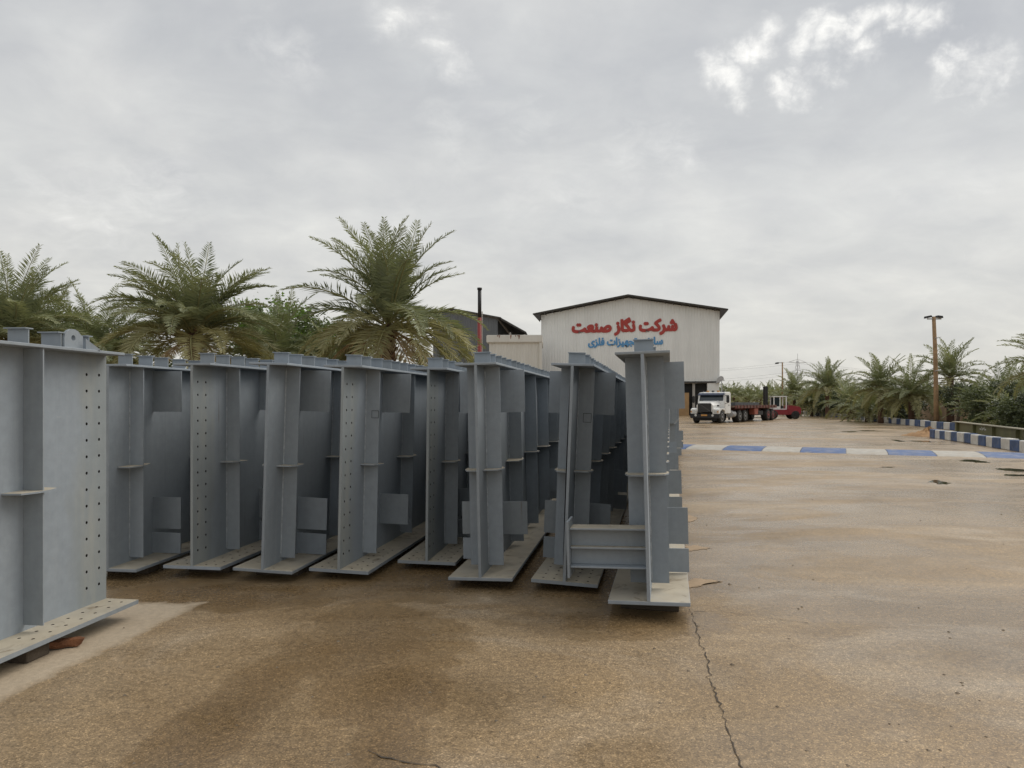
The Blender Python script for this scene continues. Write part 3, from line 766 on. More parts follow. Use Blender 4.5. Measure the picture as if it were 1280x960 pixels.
palm('low date palm right of the tall upright palm, in front of the grey shed', at(550, 27), 2.3, 2.6, 9, dict(up=0, mid=6, low=14, hang=16, dead=8))
palm('low date palm behind the tall upright palm, on its left', at(425, 28), 2.8, 2.8, 10, dict(up=2, mid=10, low=16, hang=16, dead=8))

# ------------------------------------------------------------------ leafy trees and shrubs
def leafy(name, label, cat, base, h, rx, rz, seed, mats, trunk_r=.12, clumps=60, per=55, leaf=.10, group=None, zc=None):
    r = random.Random(seed); root = thing(name, label, cat, base, r.uniform(0, 6), group)
    m = MB(); zc = zc if zc is not None else h - rz
    top = Vector((0, 0, max(.3, zc-rz*.35)))
    m.tube([(0, 0, 0), (r.gauss(0, .06), r.gauss(0, .06), top.z*.5), top], [trunk_r*1.2, trunk_r, trunk_r*.75], 8)
    cl = []
    for k in range(clumps):
        while True:
            v = Vector((r.uniform(-1, 1), r.uniform(-1, 1), r.uniform(-.9, 1)))
            if .25 < v.length < 1: break
        c = Vector((v.x*rx, v.y*rx, zc + v.z*rz)) * 1.0; cl.append(c)
    for c in cl[::6]:
        m.tube([top, top.lerp(c, .55) + Vector((0, 0, .1)), c], [trunk_r*.5, trunk_r*.28, trunk_r*.1], 5)
    m.build('trunk', M_bark, root)
    f = MB()
    for c in cl:
        cr = r.uniform(.16, .30)*rx; mi = 0 if r.random() < .62 else 1
        for j in range(per):
            d = Vector((r.gauss(0, 1), r.gauss(0, 1), r.gauss(0, .75)))*cr*.55; p = c + d
            u = Vector((r.gauss(0, 1), r.gauss(0, 1), r.gauss(0, .6))).normalized(); w = u.cross(Vector((r.gauss(0, 1), r.gauss(0, 1), r.gauss(0, 1)))).normalized()
            s = leaf*r.uniform(.6, 1.3); q = f.add([p - u*s*.5, p + w*s*.22, p + u*s*.5, p - w*s*.22]); f.face((q, q+1, q+2, q+3), mi)
    f.build('crown', mats, root, fix=False)
    return root
leafy('leafy_tree', 'bright green leafy tree between the two tallest palms', 'tree', at(350, 33), 6.5, 2.2, 2.0, 1, [M_leaf_bright, M_leaf_dull], .16, 120, 130, .19)
leafy('leafy_tree', 'green tree behind the tall upright palm, left of its fronds', 'tree', at(408, 35), 5.7, 1.9, 1.9, 2, [M_leaf_bright, M_leaf_dull], .15, 110, 130, .19)
leafy('leafy_tree', 'dull green tree behind the left-edge palm', 'tree', at(88, 36), 5.6, 2.6, 2.0, 3, [M_leaf_bright, M_leaf_dull], .15, 110, 110, .2)
leafy('shrub', 'dense shrub behind the girder row below the broad palm', 'shrub', at(190, 31), 3.6, 2.3, 1.7, 4, [M_leaf_dull, M_leaf_dark], .1, 90, 120, .18)
leafy('shrub', 'dense shrub at the foot of the tall upright palm', 'shrub', at(440, 31), 3.5, 2.3, 1.6, 5, [M_leaf_dull, M_leaf_dark], .1, 90, 120, .18)

# ------------------------------------------------------------------ planting along the right-hand road
fp = lambda u=6, mi=9, lo=11, ha=8: dict(up=u, mid=mi, low=lo, hang=ha)
palm('date palm with arching crown directly behind the tall wooden pole', at(1188, 53), 3.6, 3.0, 21, fp(9, 13, 12, 5), False, r0=.24)
palm('round-crowned date palm standing left of the tall wooden pole', at(1101, 58), 2.9, 3.1, 22, fp(9, 15, 18, 16), False, r0=.2)
palm('drooping date palm just left of the wooden pole with fronds to the ground', at(1139, 55), 2.3, 3.1, 23, fp(5, 13, 20, 24), False, r0=.2)
palm('upright date palm left of the round-crowned palm along the far road', at(1034, 80), 3.3, 3.6, 24, fp(12, 14, 16, 14), False, r0=.22)
palm('date palm right behind the red forklift', at(993, 92), 2.7, 3.4, 25, fp(11, 12, 14, 14), False, r0=.2)
palm('date palm at the right edge of the photo above the olive girder', at(1318, 31), 3.2, 2.5, 26, fp(7, 13, 14, 14), False, r0=.2)
for k, (px, d, h, s, lab) in enumerate([
    (1062, 72, 1.3, 3.3, 'bushy stemless palm right of the upright far palm'),
    (1015, 86, 1.6, 3.6, 'bushy stemless palm between the forklift palm and the upright far palm'),
    (1084, 62, .9, 2.8, 'bushy stemless palm in front of the round-crowned palm'),
    (1236, 46, .9, 2.6, 'bushy stemless palm right of the wooden pole'),
    (1270, 39, .7, 2.3, 'dusty bushy palm above the middle of the olive girder'),
    (1050, 90, 2.2, 3.8, 'bushy palm behind the upright far palm'),
    (1212, 62, 1.6, 3.0, 'bushy palm by the mud wall behind the wooden pole'),
    (1256, 50, 2.0, 3.0, 'full-crowned palm rising behind the olive girder near the right edge'),
    (1286, 44, 1.7, 2.8, 'drooping palm at the right edge behind the dark edge shrub'),
    (978, 110, 1.6, 3.8, 'bushy palm at the foot of the street lamp'),
    (1160, 70, 1.8, 3.2, 'bushy palm beyond the mud wall, left of the wooden pole')]):
    palm(lab, at(px, d), h, s, 40+k, fp(5, 12, 18, 16), False, name='palm_bush', cat='palm bush', r0=.18)
leafy('shrub', 'dark rounded shrub at the foot of the wooden pole', 'shrub', at(1196, 50), 2.9, 1.3, .9, 11, [M_leaf_dark, M_leaf_dull], .1, 50, 50, .16, zc=2.1)
leafy('shrub', 'olive green shrub behind the olive girder at the right', 'shrub', at(1248, 43), 2.9, 2.0, 1.3, 12, [M_leaf_dull, M_leaf_dark], .1, 100, 130, .17)
leafy('shrub', 'dark shrub at the far right edge below the edge palm', 'shrub', at(1292, 36), 2.3, 1.7, 1.1, 13, [M_leaf_dull, M_leaf_dark], .1, 90, 120, .16)
leafy('shrub', 'low dark shrub under the round-crowned palm', 'shrub', at(1120, 64), 2.4, 2.6, 1.1, 14, [M_leaf_dark, M_leaf_dull], .1, 80, 90, .24)
leafy('shrub', 'low dark shrub beside the far road below the upright palm', 'shrub', at(1040, 86), 2.8, 4.0, 1.4, 15, [M_leaf_dark, M_leaf_dull], .1, 90, 90, .3)
# far grove beyond the truck
r = random.Random(77)
for k in range(16):
    px = 896 + k*7.0 + r.uniform(-2, 2); d = r.uniform(135, 165)
    palm('distant date palm of the grove beyond the flatbed truck', at(px, d), r.uniform(1.8, 3.2), 3.6, 80+k, fp(4, 6, 7, 4), False, 'distant palms beyond the truck')
def wood():
    r = random.Random(5); f = MB()
    for k in range(420):
        x = r.uniform(20, 130); y = 170 + r.uniform(0, 40); zt = r.uniform(.5, 4.6)
        for j in range(14):
            p = Vector((x + r.gauss(0, 1.0), y + r.gauss(0, 1), max(.1, zt + r.gauss(0, .7))))
            u = Vector((r.gauss(0, 1), r.gauss(0, .4), r.gauss(0, 1))).normalized(); w = Vector((-u.z, .3, u.x)).normalized(); s = r.uniform(.7, 1.6)
            q = f.add([p-u*s*.5, p+w*s*.25, p+u*s*.5, p-w*s*.25]); f.face((q, q+1, q+2, q+3), 0 if r.random() < .6 else 1)
    o = f.build('distant_wood', [M_leaf_dull, M_leaf_dark], fix=False)
    tag(o, 'hazy far wood of palms along the horizon', 'wood', None, 'stuff')
wood()
# ground litter weeds along the far kerb
f = MB(); r = random.Random(6)
for k in range(2600):
    t = r.random(); q = Vector((27.8, 44.2, 0)).lerp(Vector((43, 104, 0)), t**1.3) + Vector((r.uniform(.3, 3.2), r.uniform(-.5, .5), 0))
    u = Vector((r.gauss(0, .6), r.gauss(0, .6), 1)).normalized(); w = u.cross(Vector((r.gauss(0, 1), r.gauss(0, 1), 0))).normalized(); s = r.uniform(.1, .5)
    i = f.add([q - w*s*.15, q + w*s*.15, q + u*s]); f.face((i, i+1, i+2), 0 if r.random() < .5 else 1)
tag(f.build('weeds', [M_leaf_dull, M_leaf_dark], fix=False), 'scrubby weeds growing behind the far kerb', 'weeds', None, 'stuff')

# mud wall behind the palms
root = thing('boundary_wall', 'tan mud boundary wall behind the roadside palms', 'wall', (33.6, 46, 0), 0)
A, B = Vector((0, 0, 0)), Vector((15.5, 62, 0)); d = (B-A).normalized(); L = (B-A).length; ang = math.atan2(d.y, d.x)
m = MB(); m.box((0, -.12, 0), (L, .12, 1.75)); m.build('wall_panel', M_brickwall, root, (0, 0, 0), (0, 0, ang))
m = MB(); m.box((-.1, -.18, 1.752), (L+.1, .18, 1.86)); m.build('coping', M_brickwall, root, (0, 0, 0), (0, 0, ang))
for k in range(0, 17):
    m = MB(); m.box((k*4-.2, -.22, 0), (k*4+.2, -.121, 1.745)); m.build('pier', M_brickwall, root, (0, 0, 0), (0, 0, ang))

# olive girder behind the near kerb
A = P(1194, 530, 37.5); B = P(1282, 541, 27.0); A.z = B.z = 0; d = (B-A).normalized(); L = (B-A).length + 6; ang = math.atan2(d.y, d.x)
root = thing('olive_girder', 'olive green steel girder lying behind the blue and white kerb', 'girder', A, ang)
m = MB(); m.box((0, -.012, .08), (L, .012, .70)); m.build('web', M_olive, root)
m = MB(); m.box((0, -.16, .70), (L, .16, .735)); m.build('top_flange', M_olivetop, root)
m = MB(); m.box((0, -.2, .04), (L, .2, .08)); m.build('bottom_flange', M_olive, root)
for k in range(int(L/3.2)):
    m = MB(); m.box((k*3.2+.9, -.14, .081), (k*3.2+.915, -.013, .699)); m.build('stiffener', M_olive, root)
for k, (x, z, a, l) in enumerate([(5.2, .33, .9, .22), (5.35, .33, -.7, .2), (5.5, .33, .2, .16), (5.68, .34, 1.3, .2), (5.8, .30, 0, .14), (4.95, .30, 0.05, .25)]):
    m = MB(); m.box((-l/2, -.003, -.018), (l/2, 0, .018)); m.build('chalk_stroke', M_chalk, root, (x, -.0155, z+.2), (0, a, 0))
for k, wh in ((.8, 'far'), (L-.8, 'near')):
    q = A + d*k; me = MB().cbox((0, 0, .02), (.3, .5, .038)).mesh('timber_packer', M_timber)
    tag(put('timber_packer', me, None, (q.x, q.y, .0005), (0, 0, ang)), 'timber block under the %s end of the olive girder by the kerb' % wh, 'timber block', 'timber blocks under the olive girder')

# sand heap by the kerb end
m = MB(); r = random.Random(8); c0 = G(1160, 545)
NR, NA = 9, 30
for i in range(NR+1):
    t = i/NR
    for j in range(NA):
        a = 2*math.pi*j/NA; rr = t*(1.0 + .18*math.sin(3*a+1) + r.gauss(0, .03))
        m.add([(1.15*rr*math.cos(a), 1.0*rr*math.sin(a), .34*(1-t)**.8*(1-t*.3)*(1+r.gauss(0, .16))*(1+.25*math.sin(2.3*a)) + (0.005 if i < NR else .002))])
for i in range(NR):
    for j in range(NA): j2 = (j+1) % NA; m.face((i*NA+j, i*NA+j2, i*NA+NA+j2, i*NA+NA+j), 0, True)
tag(m.build('sand_heap', M_sand, None, c0), 'small heap of orange sand at the end of the near kerb', 'sand heap')

# ------------------------------------------------------------------ poles, pylon, wires
q = P(1170, 528, 50); q.z = 0
root = thing('light_pole', 'tall weathered wooden pole with twin floodlights among the palms', 'pole', q)
m = MB(); m.tube([(.02, 0, 0), (0, 0, 2.5), (-.05, 0, 5.2), (-.16, 0, 7.75)], [.17, .155, .14, .12], 10); m.build('shaft', M_polewood, root)
m = MB(); m.box((-.62, -.04, 7.55), (.36, .04, 7.63)); arm = m.build('cross_arm', M_galv, root)
for x, tl in ((-.58, -.5), (.18, .3)):
    m = MB(); m.prism([(-.22, 0), (.22, 0), (.17, .14), (-.17, .14)], 1, -.16, .16); fl = m.build('floodlight', M_black, root, (x, -.05, 7.66), (0, tl*.4, 0))
    m = MB(); m.box((-.18, -.12, -.012), (.18, .12, -.001)); m.build('lamp_lens', M_lamp, fl)
for z in (3.9, 6.2):
    m = MB(); m.tube([(-.18, -.14, z), (0, -.2, z+.05), (.28, -.1, z+.12)], .03, 5); m.build('cable_bracket', M_galv, root)
q = P(978, 512, 98); q.z = 0
root = thing('street_lamp', 'slim street lamp post standing beyond the forklift', 'street lamp', q)
m = MB(); m.tube([(0, 0, 0), (0, 0, 7.2)], [.13, .09], 8); m.build('post', M_polewood, root)
m = MB(); m.box((-.75, -.05, 7.1), (.12, .05, 7.18)); m.build('arm', M_galv, root)
m = MB(); m.prism([(-1.0, 6.95), (-.55, 6.98), (-.55, 7.2), (-.9, 7.16)], 1, -.14, .14); m.build('lamp_head', M_black, root)
q = P(902, 510, 120); q.z = 0
root = thing('utility_pole', 'thin utility pole beside the white shed, right of its corner', 'pole', q)
m = MB(); m.tube([(0, 0, 0), (0, 0, 5.6)], [.11, .08], 6); m.build('shaft', M_galv, root)
m = MB(); m.box((-.5, -.05, 5.3), (.5, .05, 5.42)); m.build('cross_arm', M_galv, root)
def pylon(base, h, label):
    root = thing('transmission_pylon', label, 'pylon', base, R(20))
    m = MB(); hw = lambda z: 2.6*(1-z/h)**1.1 + .25
    S = 9; zs = [h*.97*(1-(1-k/S)**1.25) for k in range(S+1)]
    for sx, sy in ((1, 1), (1, -1), (-1, 1), (-1, -1)):
        m.tube([(sx*hw(z), sy*hw(z), z) for z in zs], .08, 4)
    for a, b_ in zip(zs, zs[1:]):
        for s in (-1, 1):
            m.tube([(-hw(a), s*hw(a), a), (hw(b_), s*hw(b_), b_)], .06, 3); m.tube([(hw(a), s*hw(a), a), (-hw(b_), s*hw(b_), b_)], .06, 3)
            m.tube([(s*hw(a), -hw(a), a), (s*hw(b_), hw(b_), b_)], .06, 3)
    m.build('lattice_mast', M_galv, root)
    m = MB(); m.tube([(0, 0, h*.95), (0, 0, h*1.12)], .1, 4); m.build('mast_tip', M_galv, root)
    for z, w in ((h*.93, 5.2), (h*.70, 7.2)):
        m = MB(); m.tube([(-w, 0, z), (w, 0, z)], .09, 4); m.tube([(-w, 0, z), (0, 0, z+1.5), (w, 0, z)], .08, 4); m.build('cross_arm', M_galv, root)
    return root
pb = P(997, 505, 330); pb.z = 0
pylon(pb, 21.5, 'lattice transmission pylon far off on the horizon')
root = thing('power_line', 'thin overhead wires running from the pylon behind the white shed', 'power line', pb)
for z, w in ((21.5*.93, 5), (21.5*.93, -5), (21.5*.70, 7), (21.5*.70, -7)):
    ca, sa = math.cos(R(20)), math.sin(R(20)); a = Vector((w*ca, w*sa, z))
    for tgt in (Vector((-150, 25, z+1)), Vector((220, 90, z))):
        bb = a + tgt; bb.z = tgt.z; m = MB()
        m.tube([a.lerp(bb, t/14) - Vector((0, 0, 5.0*4*(t/14)*(1-t/14))) for t in range(15)], .03, 3, cap=False); m.build('wire', M_wire, root)

# ------------------------------------------------------------------ buildings
def corr(m, x0, x1, zlo, ztop, y=0.0, pitch=.36, depth=.035, mat=0):
    """corrugated sheet in the x-z plane; zlo/ztop are functions of x or numbers"""
    n = int((x1-x0)/pitch); pr = []
    for k in range(n):
        a = x0 + (x1-x0)*k/n; p = (x1-x0)/n
        pr += [(a, 0), (a+p*.42, 0), (a+p*.56, depth), (a+p*.86, depth)]
    pr.append((x1, 0))
    fz = lambda f, x: f(x) if callable(f) else f
    i0 = m.add([(x, y+dy, fz(zlo, x)) for x, dy in pr]); i1 = m.add([(x, y+dy, fz(ztop, x)) for x, dy in pr])
    for k in range(len(pr)-1): m.face((i0+k, i0+k+1, i1+k+1, i1+k), mat)
# main white shed
cx = P(785.3, 502, 92); hw_, eave, ridge, bot, dep = 11.4, 13.35, 15.35, 4.35, 45.0
TH = -R(11)
root = thing('white_shed', 'large white corrugated gabled shed with red and blue Persian lettering', 'building', (cx.x, cx.y, 0), TH)
gz = lambda x: eave + (ridge-eave)*(1-abs(x)/hw_) - .12
m = MB(); corr(m, -hw_, hw_, bot, gz, 0.0); m.build('front_cladding', M_clad, root, fix=False)
for s, nm in ((-1, 'side_cladding'), (1, 'side_cladding')):
    m = MB(); corr(m, .12, dep, bot, eave-.15, 0.0); o = m.build(nm, M_clad, root, (s*hw_, 0, 0), (0, 0, R(90)), fix=False)
m = MB(); corr(m, -hw_, hw_, 0, gz, dep+.1); m.build('rear_cladding', M_clad, root, fix=False)
ov = .95; sl = (ridge-eave)/hw_
for s in (-1, 1):
    xe = hw_+ov; ze = eave - sl*ov
    pl = [(0, ridge+.02), (s*xe, ze+.02), (s*xe, ze+.17), (0, ridge+.17)]
    m = MB(); m.prism(pl, 1, -1.1, dep+1); m.build('roof_slope', M_roof, root)
    for k in range(12):      # rafter tails under the verge
        x = s*(.6 + k*1.02); z = eave + (ridge-eave)*(1-abs(x)/hw_)
        m = MB(); m.box((x-.06, -1.0, z-.20), (x+.06, -.02, z-.03)); m.build('rafter_tail', M_roof, root)
    m = MB(); m.prism([(s*(hw_-.0), eave-1.15), (s*(hw_+.85), eave-.22), (s*(hw_-.0), eave-.02)], 1, -1.05, -.75); m.build('eave_bracket', M_roof, root)
m = MB(); m.box((-hw_, -.12, bot-.22), (hw_, -.01, bot-.002)); m.build('base_trim', M_roof, root)
# open band, columns, tan block wall below
m = MB(); m.box((-hw_+.1, .9, 0), (hw_-1.2, 1.1, bot-.25)); m.build('opening_shade_panel', M_dark, root)  # near-black panel stands for the shade inside the open band
m = MB(); m.box((-hw_+.05, -.02, 0), (hw_-3.75, .28, 2.9)); m.build('block_wall', M_tan, root)
for x in (-11.2, -7.0, -2.4, 2.2, 6.4, 8.25):
    m = MB(); m.box((x-.16, .3, 0), (x+.16, .62, bot-.25)); m.build('column', M_conc, root)
m = MB(); m.box((9.9, -.06, 0), (hw_-.05, .8, bot-.23)); m.build('corner_wall', M_clad, root)
m = MB(); m.prism([(10.9, 4.0), (11.4, 4.25), (11.9, 4.55), (11.8, 4.9), (11.5, 5.0), (11.15, 4.75)], 1, -.5, -.15); m.build('wall_lamp', M_galv, root)
def sign(txt, zc, width, hgt, mat, x, off, name):
    c = bpy.data.curves.new(name, 'FONT'); c.body = txt[::-1]; c.extrude = .02; c.size = 1; c.resolution_u = 3
    o = bpy.data.objects.new(name, c); COL.objects.link(o)
    me = bpy.data.meshes.new_from_object(o.evaluated_get(bpy.context.evaluated_depsgraph_get())); bpy.data.objects.remove(o)
    xs = [v.co.x for v in me.vertices]; ys = [v.co.y for v in me.vertices]
    sx = (width-2*off)/(max(xs)-min(xs)); sy = (hgt-2*off)/(max(ys)-min(ys)); mx_, my_ = (max(xs)+min(xs))/2, (max(ys)+min(ys))/2
    m = MB(); cp = [(0, 0)] + [(off*math.cos(k*math.pi/5), off*math.sin(k*math.pi/5)) for k in range(10)]     # thick brush-like strokes
    for k, (dx, dy) in enumerate(cp):
        i = m.add([((v.co.x-mx_)*sx+dx, (v.co.y-my_)*sy+dy, v.co.z*(.9+k*.12)) for v in me.vertices])
        for p in me.polygons: m.face([i+t for t in p.vertices])
    m.build(name, mat, root, (x, -.04, zc), (R(90), 0, 0), fix=False)
L1 = '\uFEB7\uFEAE\uFB90\uFE96 \uFEE7\uFB95\uFE8E\uFEAF \uFEBB\uFEE8\uFECC\uFE96'
L2 = '\uFEB3\uFE8E\uFEAF\uFEE7\uFEAA\uFEE9 \uFE97\uFEA0\uFEEC\uFBFF\uFEB0\uFE8D\uFE95 \uFED3\uFEE0\uFEB0\uFBFC'
sign(L1, 11.5, 13.6, 2.4, M_signred, -.55, .13, 'red_lettering')
sign(L2, 9.45, 9.6, 1.35, M_signblue, -.4, .06, 'blue_lettering')

# low cream annex
a = P(608, 502, 82); b_ = P(678, 502, 82); wd = b_.x-a.x
root = thing('cream_annex', 'low flat-roofed cream annex with a rust-streaked parapet', 'building', ((a.x+b_.x)/2, 82, 0), -R(3))
m = MB(); corr(m, -wd/2+.35, wd/2-.35, 0, 8.55, 0.0, .34); m.build('front_cladding', M_clad2, root, fix=False)
for s in (-1, 1):
    m = MB(); m.box((s*(wd/2-.35)-.05, .08, 0), (s*(wd/2-.35)+.05, 9, 8.5)); m.build('side_wall', M_clad2, root)
m = MB(); m.box((-wd/2, -.3, 8.56), (wd/2, 9.2, 9.45)); me = m.mesh('parapet', M_clad2); bevel(me, .08, 2); put('parapet', me, root)
m = MB(); m.box((wd/2-.35, -.22, 0), (wd/2-.05, .0, 8.55)); m.build('corner_post', M_clad2, root)
r = random.Random(4)
for k in range(9):
    x = -wd/2 + wd*r.uniform(.12, .62); l = r.uniform(.1, .55); m = MB(); m.prism([(x-.05, 9.40), (x+.05+r.random()*.1, 9.40), (x+.03, 9.40-l), (x, 9.38-l)], 1, -.304, -.301); m.build('rust_streak', M_rust_stain, root)
# grey shed with open lean-to
d0 = 98.0
q = P(622, 502, d0); zr = P(622, 398, d0).z; zl = P(560, 386.0, d0)
root = thing('grey_shed', 'dark grey corrugated shed with an open lean-to behind the tall palm', 'building', (q.x, d0, 0), -R(4))
W1 = 9.0; peak = -W1*.72; sl1 = (zl.z-zr)/(q.x-zl.x)
tz = lambda x: zr + sl1*(-x) if x > peak else zr + sl1*(-peak) - (peak-x)*sl1
m = MB(); corr(m, -W1, 0, 0, lambda x: tz(x)-.1, 0.0, .36); m.build('front_cladding', M_clad_grey, root, fix=False)
m = MB(); m.box((-.1, .1, 0), (0, 30, zr-.2)); m.build('side_wall', M_clad_grey, root)
m = MB(); m.prism([(peak, tz(peak)+.02), (.5, zr-sl1*.5+.02), (.5, zr-sl1*.5+.2), (peak, tz(peak)+.2)], 1, -.6, 30); m.build('roof_slope', M_roof, root)
m = MB(); m.prism([(peak-.001, tz(peak)+.02), (-W1-.5, tz(-W1-.5)+.02), (-W1-.5, tz(-W1-.5)+.2), (peak-.001, tz(peak)+.2)], 1, -.6, 30); m.build('roof_slope', M_roof, root)
e = P(658, 417.5, d0); xl = e.x-q.x
m = MB(); m.prism([(.52, zr-.25), (xl, e.z), (xl, e.z+.22), (.52, zr+.02)], 1, -.6, 30); m.build('lean_to_roof', M_roof, root)
m = MB(); m.box((.02, 14, 0), (xl, 14.2, e.z-.1)); m.build('lean_to_shade_panel', M_dark, root)  # panel coloured near-black as the unlit inside of the lean-to
for x in (1.75, xl-.25):
    m = MB(); m.box((x-.12, .0, 0), (x+.12, .25, e.z+.2 if x < 2 else e.z-.05)); m.build('post', M_conc, root)
# chimney
q = P(599.5, 502, 70); zt = P(599, 361, 70).z; zm = P(599, 397, 70).z
root = thing('chimney_stack', 'slim steel chimney, black above and red below, beside the grey shed', 'chimney', (q.x, 70, 0))
m = MB(); m.tube([(0, 0, 0), (0, 0, zm)], .21, 14); m.build('lower_pipe', M_red, root)
m = MB(); m.tube([(0, 0, zm+.002), (0, 0, zt-.1)], .185, 14); m.build('upper_pipe', M_black, root)
m = MB(); m.tube([(0, 0, zt-.098), (0, 0, zt+.1)], .24, 14); m.build('cap', M_black, root)
m = MB(); m.box((.20, -.06, 0), (.30, .06, zm+.6)); m.build('side_pipe', M_conc, root)

# ------------------------------------------------------------------ vehicles
def lathe_x(m, prof, n=24, mat=0, c=(0, 0, 0)):          # profile (x, r) turned about the x axis
    rings = []
    for x, rr in prof:
        rings.append(m.add([(c[0]+x, c[1]+rr*math.cos(2*math.pi*k/n), c[2]+rr*math.sin(2*math.pi*k/n)) for k in range(n)]))
    for a, b in zip(rings, rings[1:]):
        for k in range(n): k2 = (k+1) % n; m.face((a+k, a+k2, b+k2, b+k), mat, True)
    m.face([rings[0]+k for k in range(n)][::-1], mat); m.face([rings[-1]+k for k in range(n)], mat)
def wheel(root, x, y, r_, w, rim, side):
    m = MB(); lathe_x(m, [(-w/2, r_*.62), (-w/2, r_*.9), (-w/2+.04, r_), (w/2-.04, r_), (w/2, r_*.9), (w/2, r_*.62), (w/2-.05, r_*.58)], 22)
    t = m.build('wheel', M_tyre, root, (x, y, r_))
    m = MB(); lathe_x(m, [(0, r_*.60), (side*.015, r_*.60), (side*.02, r_*.52), (-side*.06, r_*.42), (-side*.06, r_*.22), (side*.03, r_*.2), (side*.05, r_*.14)], 18)
    m.build('rim', rim, t, (side*w/2 - side*.015, 0, 0))
    m = MB()
    for k in range(8):
        a = k*math.pi/4; m.cbox((side*.0, r_*.34*math.cos(a), r_*.34*math.sin(a)), (.06, .04, .04))
    m.build('wheel_nuts', M_black, t, (side*(w/2-.06), 0, 0))
fr = G(880, 529.3); TR = R(142.0)
truck = thing('flatbed_truck', 'white bonneted lorry coupled to a rusty red flatbed trailer', 'truck', fr, TR)
def tb(name, lo, hi, mat, bw=0.0, parent=None):
    me = MB().box(lo, hi).mesh(name, mat)
    if bw: bevel(me, bw, 2)
    else: recalc(me)
    return put(name, me, parent or truck)
tb('chassis', (-.45, -9.0, .62), (.45, -.3, .88), M_black)
# bonnet
m = MB(); sec = [(-.62, .95), (-.70, 1.45), (-.52, 1.68), (.52, 1.68), (.70, 1.45), (.62, .95)]
sec2 = [(-.80, .95), (-.88, 1.55), (-.68, 1.86), (.68, 1.86), (.88, 1.55), (.80, .95)]
i = m.add([(x, -.12, z) for x, z in sec] + [(x, -1.55, z) for x, z in sec2])
for k in range(6): k2 = (k+1) % 6; m.face((i+k, i+k2, i+6+k2, i+6+k))
m.face([i+k for k in range(6)][::-1]); m.face([i+6+k for k in range(6)])
bon = m.build('bonnet', M_tw, truck)
for s in (-1, 1): tb('bonnet_vent', (s*.80-.02, -1.2, 1.38), (s*.80+.02, -.8, 1.5), M_black, parent=bon)
g_ = tb('grille', (-.56, -.115, .92), (.56, -.03, 1.62), M_black, .02)
for k in range(6): tb('grille_bar', (-.52, -.028, .98+k*.10), (.52, -.015, 1.01+k*.10), M_rubber, parent=g_)
m = MB(); m.prism([(-.56, 1.02), (-.48, .98), (.50, 1.58), (.44, 1.62)], 1, -.028, -.010); m.build('grille_bar', M_rubber, g_)
# wings, bumper, lamps
for s in (-1, 1):
    m = MB(); ar = [(-.10, .78), (-.10, 1.14), (-.34, 1.24), (-1.4, 1.24), (-1.68, 1.0), (-1.68, .80), (-1.5, .80), (-1.38, 1.02), (-.92, 1.14), (-.48, 1.0), (-.36, .78)]
    m.prism(ar, 0, s*.66, s*1.20); me = m.mesh('wing', M_tw); bevel(me, .03, 2); wg = put('wing', me, truck)
    tb('headlight', (s*.93-.16, -.099, .86), (s*.93+.16, -.07, 1.06), M_lamp, .02, wg)
    tb('indicator', (s*1.12-.05, -.099, .88), (s*1.12+.05, -.075, 1.02), M_orange, 0, wg)
bm = tb('bumper', (-1.22, -.30, .42), (1.22, -.02, .76), M_black, .04)
for s in (-1, 1):
    m = MB(); m.tube([(s*.72, -.019, .66), (s*.72, .0, .66)], .10, 14); m.build('fog_lamp', M_lamp, bm)
tb('number_plate', (-.26, -.019, .60), (.26, -.005, .73), M_orange, 0, bm)
tb('front_skirt', (-.95, -.6, .22), (.95, -.34, .42), M_black)
# cab
m = MB(); m.prism([(-1.45, .78), (-1.45, 1.78), (-1.68, 2.52), (-2.68, 2.58), (-2.78, 2.45), (-2.78, .78)], 0, -1.17, 1.17); me = m.mesh('cab', M_tw); bevel(me, .05, 2); cab = put('cab', me, truck)
m = MB(); i = m.add([(-1.02, -1.460, 1.84), (1.02, -1.460, 1.84), (.98, -1.645, 2.42), (-.98, -1.645, 2.42), (-1.02, -1.435, 1.84), (1.02, -1.435, 1.84), (.98, -1.62, 2.42), (-.98, -1.62, 2.42)])
for f_ in ((0, 1, 2, 3), (7, 6, 5, 4), (0, 4, 5, 1), (1, 5, 6, 2), (2, 6, 7, 3), (3, 7, 4, 0)): m.face([i+k for k in f_])
m.build('windscreen', M_glass, cab)
m = MB(); m.prism([(-1.60, 2.48), (-1.28, 2.36), (-1.30, 2.28), (-1.64, 2.36)], 0, -1.08, 1.08); m.build('sun_visor', M_navy, cab)
for x in (-.9, -.45, 0, .45, .9): tb('roof_lamp', (x-.08, -1.95, 2.56), (x+.08, -1.78, 2.68), M_black if abs(x) != .45 else M_orange, 0, cab)
